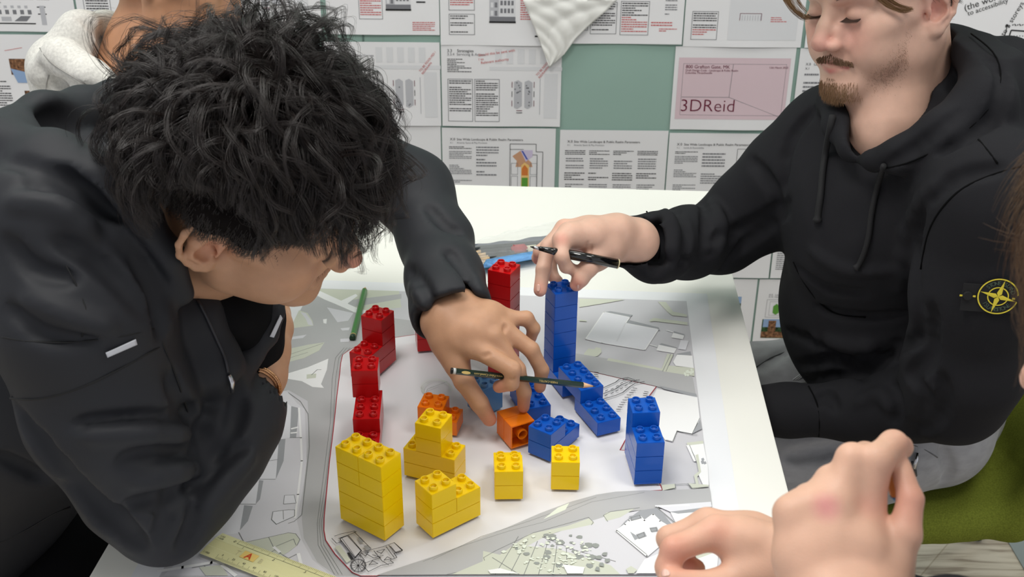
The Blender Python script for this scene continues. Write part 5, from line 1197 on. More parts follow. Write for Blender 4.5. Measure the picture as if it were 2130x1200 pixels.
drape([(1732,240),(1722,290),(1712,350),(1708,400),(1702,440),(1700,462)],.0042,'drawstring'); drape([(1838,345),(1822,400),(1812,450),(1806,500),(1790,545),(1778,560)],.0036,'drawstring')
# badge on the sleeve
bg_m=mat('badge_black',(20,20,22),.8); by=mat('badge_yellow',(214,196,60),.7); bgreen=mat('badge_green',(74,90,74),.8)
bp=[J.hit(a,b,.0) for a,b in ((1996,582),(2116,592),(2122,646),(1994,640))]
if None not in bp:
    a,b,c_,d=bp; o0=(a+b+c_+d)/4; ex_=((b-a)+(c_-d)).normalized(); ey_=((a-d)+(b-c_)); ey_=(ey_-ex_*ey_.dot(ex_)).normalized(); en=ex_.cross(ey_); en=en if en.dot(CAM-o0)>0 else -en
    dist=max((q-o0).dot(en) for q in [J.hit(x,y,0) or o0 for x in range(2000,2125,20) for y in range(585,650,15)]); o0=o0+en*(dist+.0008)
    badge=empty('sleeve_badge',o0); badge.parent=PB; badge.matrix_parent_inverse=Matrix.Translation(-Vector(PB.location))
    hw,hh_=(b-a).length/2,(a-d).length/2
    def B3(x,y,z=0): return o0+ex_*x+ey_*y+en*z
    def bl(name,V,Fs,m): return obj(name,V,Fs,m,badge)
    bm=bmesh.new(); vs=[bm.verts.new(B3(x,y,z)) for z in (-.0018,0) for x,y in ((-hw,-hh_),(hw*1.15,-hh_),(hw*1.15,hh_),(-hw,hh_))]
    for q in ((0,1,2,3),(7,6,5,4),(0,4,5,1),(1,5,6,2),(2,6,7,3),(3,7,4,0)): bm.faces.new([vs[i] for i in q])
    bmobj('patch',bm,bg_m,badge)
    cc=o0; cx_,cy_=hw*.32,-.001
    q=[(p-o0) for p in (J.hit(2075,615,0) or o0,)][0]; cx_=q.dot(ex_); cy_=q.dot(ey_)
    R_=.0215
    def ringm(r0,r1,m,nm,z):
        V=[];Fs=[]; n=48
        for i in range(n):
            t=i*2*math.pi/n
            for r in (r0,r1): V.append(B3(cx_+r*math.cos(t),cy_+r*math.sin(t)*.98,z))
        for i in range(n): k=(i+1)%n; Fs.append((2*i,2*i+1,2*k+1,2*k))
        return bl(nm,V,Fs,m)
    ringm(0.0001,R_,bg_m,'disc',.0012); ringm(R_*.94,R_*1.01,by,'outer_ring',.0016); ringm(R_*.47,R_*.53,by,'inner_ring',.0016)
    V=[];Fs=[]
    th0=math.radians(-14)
    for k in range(4):
        t=th0+k*math.pi/2; L_=R_*.93; e=(math.cos(t),math.sin(t)); n_=(-e[1],e[0]); w=.0028; b0=len(V)
        V+= [B3(cx_,cy_,.0022),B3(cx_+e[0]*w*1.3+n_[0]*w,cy_+e[1]*w*1.3+n_[1]*w,.002),B3(cx_+e[0]*L_,cy_+e[1]*L_,.002),B3(cx_+e[0]*w*1.3-n_[0]*w,cy_+e[1]*w*1.3-n_[1]*w,.002)]; Fs.append((b0,b0+1,b0+2,b0+3))
    bl('compass_star',V,Fs,by)
    for s_,t0 in (('STONE',115),('ISLAND',50),('STONE',-62),('ISLAND',-118)):
        V=[];Fs=[]; sg=1 if t0>0 else -1; n=len(s_)
        for i,chh in enumerate(s_):
            tv,tf=text_mesh(chh,.0068,'CENTER'); t=math.radians(t0-(i-(n-1)/2)*11.5*sg)if sg>0 else math.radians(t0+(i-(n-1)/2)*11.5); rr=R_*(.63 if sg>0 else .82); up_=t-math.pi/2 if sg>0 else t+math.pi/2; b0=len(V)
            for p in tv: V.append(B3(cx_+rr*math.cos(t)+p.x*math.cos(up_)-p.y*math.sin(up_),cy_+rr*math.sin(t)+p.x*math.sin(up_)+p.y*math.cos(up_),.0018))
            Fs+=[tuple(b0+k for k in q) for q in tf]
        bl('lettering',V,Fs,bgreen)
    for sx in (-hw*.82,hw*1.02):
        bm=bmesh.new(); bmesh.ops.create_cone(bm,cap_ends=True,segments=20,radius1=.0052,radius2=.0046,depth=.003); Mz=Matrix((ex_,ey_,en)).transposed().to_4x4(); Mz.translation=B3(sx,cy_*.6,.0018)
        for v in bm.verts: v.co=Mz@v.co
        bmobj('button',bm,bg_m,badge)
        for s2 in (-1,1):
            bl('button_loop',[B3(sx+s2*.0055,cy_*.6-.001,.0014),B3(sx+s2*.0085,cy_*.6-.0012,.0014),B3(sx+s2*.0085,cy_*.6+.0012,.0014),B3(sx+s2*.0055,cy_*.6+.001,.0014)],[(0,1,2,3)],by)
# ---- sweatpants
grey=mat('grey_sweat_fabric',(150,150,153),.9,.2,bump=.3,bscale=900,var=.10,vscale=40,sheen=.2,stretch=(1,1,2.2))
S=Field((.24,1.10,.02),(1.0,1.90,TZ+.02),.005,far=.02)
caps(S,[(1930,830,1.83,150),(1900,830,1.86,130)],.04)
caps(S,[(1945,900,1.74,108),(1800,915,1.71,118),(1640,925,1.68,112),(1500,925,1.66,100)],.04)
caps(S,[(1890,800,1.90,105),(1700,800,1.88,95),(1560,815,1.87,86),(1470,815,1.86,80)],.04)
k1=P(1500,925,1.66); k2=P(1470,815,1.86)
S.cap(k1,(k1.x+.04,k1.y+.02,.08),.070,.05,.03); S.cap(k2,(k2.x+.03,k2.y+.03,.08),.070,.05,.03)
S.wobble(.002,22,4,5)
for q,r in (([(1640,950),(1700,940),(1760,930)],.006),([(1700,1010),(1760,980),(1820,960)],.008),([(1900,930),(1840,960),(1800,1010)],.005),([(1960,930),(1975,980),(1950,1030)],.006),([(1570,770),(1620,740),(1650,720)],.004)): S.groove(q,r,.012,off=-.3*r)
grow('sweatpants',S,grey,PB,2)
lg=mat('grey_trim',(96,96,98),.8)
seam('pocket_seam',S,[(1850,930),(1900,925),(1960,960),(1985,1010)],.0010,lg,PB,0); seam('leg_seam',S,[(1570,765),(1600,745),(1625,735),(1640,728)],.0012,lg,PB,0)
for o_ in (0,5,10): seam('drawcord',S,[(1640+o_,800),(1652+o_,788),(1672+o_,775)],.0012,mat('cord_grey',(170,170,172),.8),PB,.001)
zp=seam('zip',S,[(1898,960),(1903,975),(1905,990)],.0022,mat('zip_dark',(60,60,62),.5),PB,.002)
q=S.hit(1907,942,.004)
if q: tube('zip_pull',[q,S.hit(1906,955,.007) or q,S.hit(1901,975,.007) or q],[.0026,.0034,.0028],silver,PB,8)
# legs feet (under the table)
sh_m=mat('dark_shoe',(30,30,32),.7)
for k in (k1,k2):
    V=Field((k.x-.12,k.y-.08,-.01),(k.x+.12,k.y+.12,.13),.005,far=.015); V.cap((k.x+.03,k.y+.02,.05),(k.x-.07,k.y+.01,.035),.045,.035,.02); grow('shoe',V,sh_m,PB,1)
# ------------------------------------------------------------------ green chair
green=mat('green_upholstery',(106,114,42),.95,.1,bump=.25,bscale=500,var=.22,vscale=420)
CHR=empty('chair',(.64,1.58,0),'olive green upholstered chair on black tube legs under the seated person','chair')
S=Field((.36,1.28,.36),(1.08,1.92,1.02),.005,far=.02)
cx0,cy0,cz0=.63,1.585,TZ-.335
for t in np.linspace(0,1,9):        # seat pan
    x=.47+.33*t; hw=.185+.03*math.sin(t*3.1); S.cap((x,cy0-hw,cz0+.012),(x,cy0+hw,cz0+.012),.028,.028,.03)
for t in np.linspace(0,1,14):        # back, rising and wrapping
    x=.80+.14*t**.8; z=cz0+.01+.42*t**1.25; hw=.215-.03*t
    S.chain([(x-.05*(.4+t),cy0-hw,z+.0),(x+.005,cy0-hw*.6,z),(x+.02,cy0,z),(x+.005,cy0+hw*.6,z),(x-.05*(.4+t),cy0+hw,z)],[.022]*5,.025)
S.groove([(2028,892),(2060,920),(2100,955),(2129,983)],.002,.003)
grow('upholstered_shell',S,green,CHR,2)
blk=mat('black_metal_tube',(18,18,20),.3,.6)
for sx,sy in ((1,-1),(-1,-1),(1,1),(-1,1)):
    top=Vector((cx0+.05+sx*.10,cy0+sy*.10,cz0-.03)); k_=Vector((cx0+.05+sx*.16,cy0+sy*.175,cz0-.035)); ft=Vector((cx0+.08+sx*.27,cy0+sy*.25,.008))
    tube('leg',spline([top,top*.3+k_*.7,k_+Vector((sx*.012,sy*.01,-.03)),ft*.4+k_*.6,ft],6),.011,blk,CHR,12)
# floor vent
vm=mat('vent_grey_metal',(150,156,156),.4,.5,metal=.3); vd_=mat('vent_dark',(22,22,24),.8)
a=T(2060,1066,-TZ); b=T(2122,1172,-TZ); 
e1=(b-a).normalized(); e2=Vector((e1.y,-e1.x,0)); e2=e2 if e2.x>0 else -e2
vent=empty('floor_vent',a+e1*.15+e2*.1,'grey metal floor vent with dark slots behind the chair leg','vent')
def FQ(name,u0,u1,v0,v1,z0,z1,m):
    bm=bmesh.new(); vs=[bm.verts.new(a+e1*u+e2*v+Vector((0,0,z-a.z))) for z in (z0,z1) for u,v in ((u0,v0),(u1,v0),(u1,v1),(u0,v1))]
    for q in ((0,1,2,3),(7,6,5,4),(0,4,5,1),(1,5,6,2),(2,6,7,3),(3,7,4,0)): bm.faces.new([vs[i] for i in q])
    bmesh.ops.recalc_face_normals(bm,faces=bm.faces); return bmobj(name,bm,m,vent)
FQ('frame',0,.40,0,.30,.0005,.003,vm)
for k in range(11): FQ('slot',.030+.03*k,.042+.03*k,.07,.24,.003,.0034,vd_)
# ------------------------------------------------------------------ person in the grey hoodie (behind, left)
PC=empty('person',(-.62,1.75,TZ-.29),'person in light grey hoodie behind the curly haired one, face cut off by the frame','person')
def wv(r,u,d): 
    v=np.array([r,u,d],float); return v/np.linalg.norm(v)
Fv=wv(.88,-.30,.20); Uv=np.array([.22,.93,-.28]); Uv=Uv-Fv*(Fv@Uv); Uv/=np.linalg.norm(Uv)
Xv=-np.cross(Fv,Uv)
H3=Head(345,-50,1.55,Xv,Fv,Uv)
f=Field((-.78,1.25,TZ+.18),(-.28,1.85,TZ+.72),.0026,far=.012)
sculpt_head(f,H3); sculpt_ear(f,H3,1,.4)
caps(f,[(330,-10,1.58,66),(292,90,1.59,62),(262,190,1.60,80)],.02); f.cap(H3(0,25,-50),P(330,130,1.56),.04,.042,.02)
grow('body',f,SK,PC,2,base=(188,140,108),keep=.02)
hf=H3.field(.004,ext=(110,140,160),down=60); hf.ell(H3(0,-16,52),(.084,.102,.088),H3.R,.01); hf.cap(H3(0,95,20),H3(0,80,-30),.066,.06,.01,'sub'); hf.cap(H3(-90,0,-45),H3(90,0,-45),.05,.05,.01,'sub')
hc=grow('hair',hf,capm,PC,2); hk=Hairs(); cover(hk,hf,4500,.016,flow=(.1,.0,-1),seed=6); hk.build('hair_strands',hm,hc)
gh=mat('grey_marl',(208,206,200),.9,.2,bump=.3,bscale=700,var=.13,vscale=260,sheen=.2)
J=Field((-1.15,1.15,TZ-.25),(-.20,2.0,TZ+.52),.005,far=.018)
caps(J,[(190,620,1.72,150),(190,400,1.66,150),(185,290,1.60,120)],.04)
caps(J,[(150,280,1.50,88),(125,420,1.46,80),(200,560,1.44,70)],.03)
caps(J,[(200,280,1.6,110),(400,260,1.75,90)],.04)
caps(J,[(120,110,1.56,34),(170,75,1.56,52),(220,72,1.62,46),(300,110,1.68,40)],.012)
caps(J,[(95,150,1.50,36),(130,120,1.48,40),(190,165,1.46,40),(240,195,1.46,28),(275,215,1.47,20)],.010)
caps(J,[(110,140,1.55,50),(160,170,1.55,60)],.03)
J.chain([P(300,60,1.58),P(275,150,1.56),P(268,230,1.55)],[.058,.052,.035],.006,'sub')
caps(J,[(262,70,1.5,30),(290,180,1.48,34)],.004,mode='sub')
J.wobble(.0022,24,11,5)
for q,r in (([(80,130),(100,160),(150,180),(215,200),(250,225)],.006),([(165,35),(195,60),(215,85)],.004),([(120,190),(105,220),(98,260)],.004)): J.groove(q,r,.008,off=-.3*r)
grow('hoodie',J,gh,PC,2)
gs=mat('marl_seam',(150,148,144),.9)
seam('hood_seam',J,[(80,95),(105,130),(160,165),(215,200),(250,220)],.0009,gs,PC,0); seam('sleeve_seam',J,[(120,128),(98,165),(94,215)],.0009,gs,PC,0)
# lower body of the person, out of sight behind the jacket
tr=Field((-1.1,1.4,0.0),(-.3,2.2,TZ),.012,far=.03); w0=P(190,620,1.72); tr.cap((w0.x,w0.y,w0.z-.02),(w0.x+.02,w0.y+.05,.42),.12,.12,.04); tr.cap((w0.x,w0.y-.07,.42),(w0.x+.05,w0.y-.07,.03),.08,.05,.03); tr.cap((w0.x,w0.y+.12,.42),(w0.x+.05,w0.y+.12,.03),.08,.05,.03)
grow('trousers',tr,tee,PC,1)
# ------------------------------------------------------------------ foreground person: two gesturing hands, sleeves and hair at the right edge
PD=empty('person',(.35,.30,TZ),'person at the lower right, only two gesturing hands, black cuffs and brown hair in view','person')
f=Field((.02,.28,TZ+.02),(.46,.80,TZ+.50),.0015,far=.008)
def ww(x,y): return (1340+x*.2911,880+y*.2911)
AH=[[(1797,1052,.66,11.2),(1826,955,.655,9.4),(1858,924,.665,8.4),(1874,930,.682,7.6)],
    [(1742,1046,.655,11),(1772,955,.66,9.6),(1800,948,.685,8.5),(1826,975,.70,8)],
    [(1690,1052,.655,10.4),(1727,1000,.665,9),(1765,1010,.69,8),(1795,1030,.70,7.5)],
    [(1647,1068,.655,9.6),(1680,1035,.67,8),(1715,1040,.69,7.5),(1740,1050,.70,7)],
    [(1848,1178,.65,13),(1881,1112,.648,9.8),(1894,1038,.652,7.4),(1873,968,.662,6.0)]]
AP=[[(1710,1290,.64,22),(1665,1160,.65,15),(1647,1068,.655,10.5)],[(1730,1290,.64,22),(1700,1140,.65,15),(1690,1054,.655,11.5)],[(1760,1290,.64,22),(1745,1140,.65,15.5),(1742,1048,.655,12)],
    [(1795,1290,.64,20),(1792,1140,.65,16),(1797,1054,.66,12)],[(1800,1290,.64,20),(1830,1215,.648,17),(1842,1180,.65,14)],[(1740,1260,.64,26),(1800,1420,.60,28)],[(1780,1260,.64,26),(1830,1420,.60,28)],
    [(1690,1160,.655,14),(1770,1160,.655,15)]]
hand(f,AH,AP,kp=.008,kf=.0028)
BHs=[[(1491,1107,.80,11),(1402,1142,.79,9.4),(1389,1180,.79,8.8),(1396,1212,.79,7.8)],
    [(1472,1090,.825,10.5),(1392,1120,.825,9.2),(1402,1160,.835,8.2),(1432,1176,.835,7.4)],
    [(1500,1100,.845,10),(1415,1138,.85,8.6),(1420,1170,.85,7.8),(1448,1182,.84,7)],
    [(1560,1195,.79,15),(1500,1216,.785,11.6),(1440,1218,.78,10),(1395,1206,.778,8.6)]]
BPs=[[(1700,1190,.80,26),(1620,1165,.80,23),(1545,1128,.80,17),(1491,1107,.80,12)],[(1700,1180,.82,24),(1560,1120,.825,18),(1472,1090,.825,11.5)],[(1700,1180,.84,22),(1570,1130,.845,18),(1500,1100,.845,11)],[(1640,1200,.80,22),(1560,1195,.79,15)],[(1690,1190,.80,28),(1800,1260,.80,29)]]
hand(f,BHs,BPs,kp=.010)
# forearms run back towards the sleeves
grow('body',f,SK,PD,2,base=(216,172,148),keep=.01,paint=[(np.array(P(1721,1052,.64)),.013,(224,150,148),.9),(np.array(P(1895,1040,.64)),.03,(218,148,130),.6),(np.array(P(1490,1105,.79)),.02,(222,158,136),.6),(np.array(P(1405,1150,.78)),.03,(212,142,122),.7),(np.array(P(1430,1175,.83)),.02,(188,104,90),.7),(np.array(P(1870,930,.67)),.02,(220,150,134),.6),(np.array(P(1797,1054,.65)),.014,(222,156,138),.6)])
FD=f
nail_at(FD,[(1376,1186),(1392,1184),(1398,1199),(1376,1203)],parent=PD)
J=Field((.05,-.12,TZ-.30),(.75,.62,TZ+.42),.005,far=.018)
J.cap(P(1975,1450,.60),P(1985,1330,.62),.042,.036,.01); J.cap(P(1975,1450,.60),(.42,.10,TZ+.08),.042,.06,.02); J.cap(P(1672,1185,.815),P(1900,1330,.80),.034,.042,.01); J.cap(P(1900,1330,.80),(.50,.16,TZ-.0),.042,.06,.02)
J.cap((.42,.10,TZ+.08),(.52,-.02,TZ+.22),.06,.075,.03); J.cap((.50,.16,TZ),(.62,.0,TZ+.2),.06,.075,.03); J.cap((.52,0,TZ+.22),(.62,0,TZ-.1),.11,.13,.05)
J.cap(P(1740,1260,.64),P(1830,1400,.60),.029,.030,.004,'sub'); J.cap(P(1640,1165,.80),P(1800,1260,.80),.0285,.0285,.004,'sub')
grow('sweater_sleeves',J,hoodie,PD,2)
# head just outside the frame with long wavy brown hair falling into it
H4=Head(2620,520,.56,(.3,0,.95),(-.95,-.1,.3),(0,1,0)) if 0 else None
Fw=wv(-.78,-.25,.57); Uw=np.array([.05,.95,-.1]); Uw=Uw-Fw*(Fw@Uw); Uw/=np.linalg.norm(Uw)
H4=Head(2562,640,.62,-np.cross(Fw,Uw),Fw,Uw)
f=H4.field(.003,ext=(100,130,140),down=150); sculpt_head(f,H4); f.cap(H4(0,-28,-20),H4(0,-40,-150),.055,.06,.02); grow('head_and_neck',f,SK,PD,2,base=(212,166,146),keep=.02)
hf=H4.field(.004,ext=(115,140,160),down=150); hf.ell(H4(0,-16,50),(.090,.106,.094),H4.R,.01); hf.cap(H4(0,-60,0),H4(0,-50,-140),.075,.07,.03); hf.cap(H4(0,95,10),H4(0,80,-90),.06,.06,.01,'sub')
hairD=grow('hair',hf,mat('hair_base_brown2',(52,40,32),.8,.2),PD,2)
h8=Hairs(); wb=mat('wavy_brown_hair',(96,74,56),.45,.4); rs=np.random.RandomState(3)
for i in range(60):
    x0=2170+rs.uniform(-18,60); y0=430+rs.uniform(-40,60); d=.56+rs.uniform(-.02,.03); L_=rs.uniform(250,380); pix=[(2520,240),(2380,210),(2270,260),(x0+40,y0-70)]; ph=rs.rand()*6.28; am=rs.uniform(8,26); ph2=rs.uniform(.9,1.3)
    for k in range(14):
        t=k/13; pix.append((x0-22*math.sin(t*3.0)*(1 if i%2 else .5)+am*math.sin(ph+t*7*ph2)*t**.6, y0+L_*t))
    base=np.array([P(a,b,d) for a,b in pix]); tt=np.linspace(0,1,len(base))[:,None]
    for j in range(10): h8.add(base+rs.randn(3)*.0035*(1-.4*tt)+rs.randn(3)*.003*tt,.00022,.00006)
cover(h8,hf,7000,.045,.0003,(.1,-.1,-1),.25,8,6,.25)
h8.build('hair_strands',wb,hairD)
# ------------------------------------------------------------------ pencils and pen
def pencil(name,p0,p1,r,m,label,parts,n=6,cat='pencil'):
    """p0 = blunt end, p1 = point; parts: list of (name,t0,t1,r0,r1,material)"""
    root=empty(name,(p0+p1)/2,label,cat); d=p1-p0
    for nm,t0,t1,r0,r1,mm in parts: tube(nm,[p0+d*t0,p0+d*t1],[r*r0,r*r1],mm,root,n if nm=='barrel' else 16,smooth=(n>8 or nm!='barrel'))
    return root
wood=mat('sharpened_wood',(224,180,140),.7); lead=mat('graphite',(50,50,54),.4); dg=mat('dark_green_paint',(14,44,36),.3,.5,coat=.5); wht=mat('white_ring',(196,198,196),.4); blk2=mat('black_end',(20,20,20),.4)
p0=P(938,771,1.292); p1=P(1240,804,1.345)
pr=pencil('pencil',p0,p1,.0037,None,'dark green pencil held over the bricks, its point above the blue bridge brick',[('end_cap',0,.012,1,1,blk2),('ring',.012,.03,1.02,1.02,wht),('barrel',.03,.905,1,1,dg),('sharpened_cone',.905,.975,.95,.28,wood),('point',.975,1,.28,.05,lead)])
goldp=mat('gold_print',(206,180,110),.5)
dv=(p1-p0).normalized(); sd=dv.cross(CF).normalized(); sd=sd if sd.z>0 else -sd; nr=(-CF-dv*(-CF).dot(dv)).normalized()
V=[];Fs=[]
def ptext(s,t,size,col,off=.0041,flip=True,root=pr):
    tv,tf=text_mesh(s,size); o0=p0+(p1-p0)*t; V=[o0+dv*(p.x)*(-1 if flip else 1)+sd*(p.y-size*.3)*(-1 if flip else 1)+nr*off for p in tv]; obj('gold_lettering',V,tf,col,root)
c0=p0+(p1-p0)*.095; V=[c0+dv*.0085*math.cos(a)*.65+sd*.0018*math.sin(a)+nr*.0040 for a in np.linspace(0,6.28,17)[:-1]]; obj('gold_oval',V,[tuple(range(16))],goldp,pr)
ptext('www.Faber-Castell.com',.34,.0036,goldp); ptext('FABER-CASTELL',.72,.0034,goldp)
# black fineliner
p0=P(1286,549,1.395); p1=P(1103,513,1.365); bk_=mat('black_gloss',(14,14,15),.15,.6,coat=.4); ivory=mat('ivory_ring',(214,200,160),.4)
pencil('pen',p0,p1,.0062,None,'black fineliner pen held between index and middle finger over the blue tower','' or [('end_ring',0,.012,1.0,1.02,ivory),('barrel',.012,.62,1,1,bk_),('grip_section',.62,.90,.98,.42,bk_),('metal_sleeve',.90,.965,.38,.30,silver),('tip',.965,1,.24,.08,blk2)],n=24,cat='pen')
# green pencil lying on the map
gp=mat('green_pencil_paint',(62,122,48),.35,.5,coat=.3)
p0=T(733,704,.0045); p1=T(760,597,.0045)
d_=p1-p0; r4=.0044
pencil('pencil',p0,p1,r4,None,'green pencil lying on the map behind the dark red bricks',[('end_cap',0,.045,1,1,mat('dark_green_end',(28,58,34),.4)),('gold_ring',.045,.055,1.03,1.03,goldp),('barrel',.055,.93,1,1,gp),('sharpened_cone',.93,.985,.95,.25,wood),('point',.985,1,.25,.05,lead)])
# stub in the foreground hand
p0=P(1853,985,.668); p1=P(1869,1042,.672)
pencil('pencil',p0+(p0-p1)*.5,p1,.0042,None,'short orange pencil with blue tip pinched in the foreground hand',[('barrel',0,.84,1,1,mat('orange_pencil',(214,140,72),.5)),('blue_tip',.84,1,1,.5,mat('blue_lead',(80,150,210),.5))])
# ------------------------------------------------------------------ scale ruler
rl=mat('cream_ruler_plastic',(226,222,168),.3,.5,coat=.3); ink=INK['k']
a=T(461,1116); b=T(415,1153); e1=(T(676,1199)-a).normalized(); e2=(b-a); e2=(e2-e1*e2.dot(e1)).normalized(); wR=.036
rul=empty('scale_ruler',a+e1*.15,'cream plastic scale ruler with orange letter sticker lying at the lower left of the map','ruler')
def RQ(u,v,z): return a+e1*u+e2*v+Vector((0,0,z))
prof=[(0,.0008),(.004,.0014),(.012,.0028),(.013,.0024),(.023,.0024),(.024,.0028),(.032,.0014),(.036,.0008)]
V=[];Fs=[]; LR=.30
for u in (0.002,LR):
    for v,z in prof: V.append(RQ(u,v,MTOP+z))
    for v,z in prof: V.append(RQ(u,v,MTOP+.0001))
n=len(prof)
for i in range(n-1): Fs.append((i,i+1,2*n+i+1,2*n+i)); Fs.append((n+i+1,n+i,3*n+i,3*n+i+1))
Fs.append(tuple(range(n))+tuple(range(2*n-1,n-1,-1))); Fs.append(tuple(range(3*n-1,2*n-1,-1))+tuple(range(3*n,4*n))); Fs+=[(0,2*n,3*n,n),(n-1,2*n-1,4*n-1,3*n-1)]
obj('body',V,Fs,rl,rul)
def zr(v): 
    for (v0,z0),(v1,z1) in zip(prof[:-1],prof[1:]):
        if v<=v1: return z0+(z1-z0)*(v-v0)/(v1-v0)
    return prof[-1][1]
V=[];Fs=[]
def tick(u,v0,v1,w):
    b0=len(V); V.extend([RQ(u-w,v0,MTOP+zr(v0)+.0002),RQ(u+w,v0,MTOP+zr(v0)+.0002),RQ(u+w,v1,MTOP+zr(v1)+.0002),RQ(u-w,v1,MTOP+zr(v1)+.0002)]); Fs.append((b0,b0+1,b0+2,b0+3))
for k in range(135): tick(.028+k*.002,.0006,.0006+(.0072 if k%10==0 else .0045 if k%5==0 else .0026),.00013)
for k in range(200): tick(.022+k*.00135,.0354,.0354-(.006 if k%10==0 else .0042 if k%5==0 else .0026),.00013)
for k in range(13): 
    b0=len(V); u0=.028+.02*k; V.extend([RQ(u0,.0072,MTOP+zr(.0072)+.0002),RQ(u0+.02,.0072,MTOP+zr(.0072)+.0002),RQ(u0+.02,.0076,MTOP+zr(.0076)+.0002),RQ(u0,.0076,MTOP+zr(.0076)+.0002)]); Fs.append((b0,b0+1,b0+2,b0+3))
def rtext(s,u,v,size,m,flip=False,nm='printed_numbers'):
    tv,tf=text_mesh(s,size); VV=[RQ(u+p.x*(-1 if flip else 1),v-p.y*(-1 if flip else 1),MTOP+zr(min(.036,max(0,v-p.y)))+.0003) for p in tv]; return VV,tf
for s,u,v,sz in [('1:50',.004,.0065,.0036),('1:500',.0035,.0105,.0036),('0',.0225,.0072,.005)]+[(str(k),.0375+.04*(k-1),.0122,.0046) for k in range(1,8)]+[('1:1000',.004,.0335,.003)]+[('%d'%(20*k),.026+.0135*k,.0300,.0034) for k in range(18)]:
    VV,tf=rtext(s,u,v,sz,ink); b0=len(V); V.extend(VV); Fs.extend([tuple(b0+i for i in q) for q in tf])
obj('printed_scales',V,Fs,ink,rul)
V=[RQ(u,v,MTOP+.0031) for u,v in ((.044,.013),(.062,.013),(.062,.0235),(.044,.0235))]; obj('sticker',V,[(3,2,1,0)],mat('sticker_yellow',(238,206,120),.5),rul)
V,Fs=[],[]; tv,tf=text_mesh('A',.0115,thin=.03); V=[RQ(.0490+p.x,.0222-p.y,MTOP+.0033) for p in tv]; obj('letter',V,tf,mat('sticker_red',(206,78,40),.5),rul)
for s,u in (('T',.036),('B',.0655)): tv,tf=text_mesh(s,.009); V=[RQ(u+p.x,.0215-p.y,MTOP+.0030) for p in tv]; obj('worn_letter',V,tf,mat('worn_letter',(206,200,160),.5),rul)
# ------------------------------------------------------------------ clear bag of drawing things at the back
def bx2(x,y): return (940+x*.125,430+y*.125)
bag=empty('plastic_bag',T(1060,520),'clear plastic zip bag with pencils, red and white erasers and blue cloth behind the hand','bag')
film=mat('clear_film',(244,246,246),.12,.5,alpha=.2)
cor=[T(960,509,.001),T(1172,458,.001),T(1182,560,.001),T(1000,560,.001)]
cor=[T(*bx2(170,620),.001),T(*bx2(1780,225),.001),T(1230,545,.001),T(*bx2(500,1060),.001)]
V=[];Fs=[]; n=24
for i in range(n+1):
    for j in range(n+1):
        s_,t=i/n,j/n; q=(cor[0]*(1-s_)+cor[1]*s_)*(1-t)+(cor[3]*(1-s_)+cor[2]*s_)*t
        hgt=.020*(math.sin(math.pi*s_)**.5)*(math.sin(math.pi*min(1,t*1.0))**.7)+.0015*math.sin(s_*31+t*9)+.0015*math.sin(t*27-s_*13); V.append(q+Vector((0,0,max(0,hgt))))
for i in range(n):
    for j in range(n): k=i*(n+1)+j; Fs.append((k,k+1,k+n+2,k+n+1))
obj('film',V,Fs,film,bag,True)
tube('zip_edge',[cor[0]+Vector((0,0,.001)),(cor[0]+cor[3])/2+Vector((0,0,.003)),cor[3]+Vector((0,0,.001))],.0012,mat('film_edge',(225,228,228),.2,.6,alpha=.7),bag,6)
def on(x,y,z=.0): return T(*bx2(x,y),z)
slate=mat('slate_cloth',(88,92,104),.7,bump2=.6,b2scale=60)
V=[];Fs=[]; q4=[on(260,650,.006),on(1640,470,.006),on(1560,760,.006),on(600,900,.004)]; n=16
for i in range(n+1):
    for j in range(n+1):
        s_,t=i/n,j/n; q=(q4[0]*(1-s_)+q4[1]*s_)*(1-t)+(q4[3]*(1-s_)+q4[2]*s_)*t; V.append(q+Vector((0,0,.0012*math.sin(s_*19+3*t)+.001*math.sin(t*21+s_*8))))
for i in range(n):
    for j in range(n): k=i*(n+1)+j; Fs.append((k,k+1,k+n+2,k+n+1))
o=obj('slate_cloth',V,Fs,slate,None,True); o.modifiers.new('s','SOLIDIFY').thickness=.003; tag(o,'dark slate cloth inside the clear bag behind the red tower','cloth')
blm=mat('blue_cloth',(70,140,188),.7,bump2=.4,b2scale=90); blm2=mat('blue_cloth_light',(110,165,222),.7,bump2=.4,b2scale=90)
bc=empty('folded_cloth',on(1000,960,.006),'folded blue cloth with stacked edges in the clear bag, behind the tall red tower','cloth')
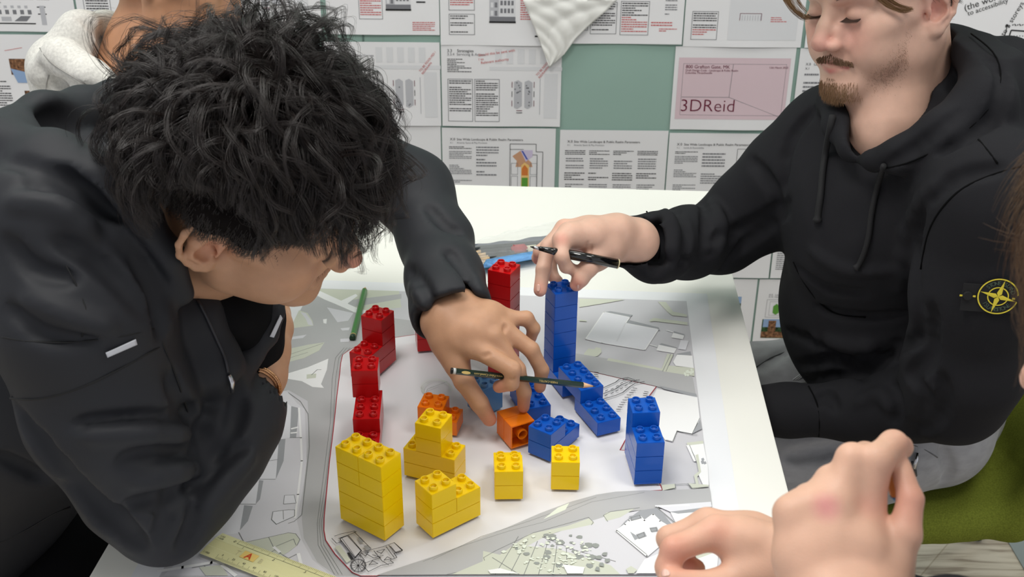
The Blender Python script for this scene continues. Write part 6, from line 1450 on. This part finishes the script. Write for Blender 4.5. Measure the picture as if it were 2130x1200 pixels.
for k in range(6):
    z=.002+.0024*k; a_=on(500,1030,z); b_=on(1560,840,z); w=Vector((.006,.030,0)); j=Vector((random.uniform(-.001,.001),random.uniform(-.0015,.0015),0))
    bm=bmesh.new(); vs=[bm.verts.new(p+j+Vector((0,0,dz))) for dz in (0,.0021) for p in (a_,b_,b_+w,a_+w)]
    for q in ((3,2,1,0),(4,5,6,7),(0,1,5,4),(1,2,6,5),(2,3,7,6),(3,0,4,7)): bm.faces.new([vs[i] for i in q])
    bmesh.ops.bevel(bm,geom=list(bm.edges),offset=.0008,segments=2,affect='EDGES'); bmobj('cloth_layer',bm,blm if k<5 else blm2,bc,True)
def eraser(name,x,y,c,lab,L_=.030,w=.018,hh_=.014):
    p=on(x,y,.0); bm=bmesh.new(); add_box(bm,(p.x,p.y,TZ+hh_/2+.001),(L_,w,hh_),Matrix.Rotation(.25,3,'Z'),.003); o=bmobj(name,bm,mat('rubber_'+lab[:4],c,.6),None,True); tag(o,lab,'eraser')
eraser('eraser',1120,800,(172,36,42),'red eraser inside the clear bag on the table',.026,.016,.016); eraser('eraser',1330,790,(222,218,190),'white eraser inside the clear bag beside the red one',.022,.014,.014)
tan=mat('raw_wood_tip',(206,176,136),.6); bpn=mat('black_pencil_paint',(34,36,40),.35)
for k in range(9):
    x,y=[(250,700),(300,720),(345,745),(400,760),(440,785),(480,800),(520,835),(545,870),(560,915)][k]
    p=on(x,y,.005+.003*(k%2)); q=p+Vector((.16,.035,0)) if k<6 else p+Vector((.10,.02,0)); d=(p-q).normalized()
    r_=empty('pencil',(p+q)/2,['dark pencil with bare wooden tip, farthest in the clear bag','dark pencil with bare wooden tip, next to farthest in the clear bag','dark pencil, third from the back of the clear bag','dark pencil, fourth from the back of the clear bag','dark pencil in the middle of the row of tips in the clear bag','dark pencil, fourth from the front of the clear bag','dark pencil, third from the front of the clear bag','dark pencil, second from the front of the clear bag','dark pencil with a pale tip, nearest in the clear bag'][k],'pencil','pencils in the clear bag')
    tube('barrel',[q,p-d*.008],.0036,bpn,r_,6,False); tube('wood_tip',[p-d*.008,p+d*.006],[.0036,.0018],tan,r_,10)
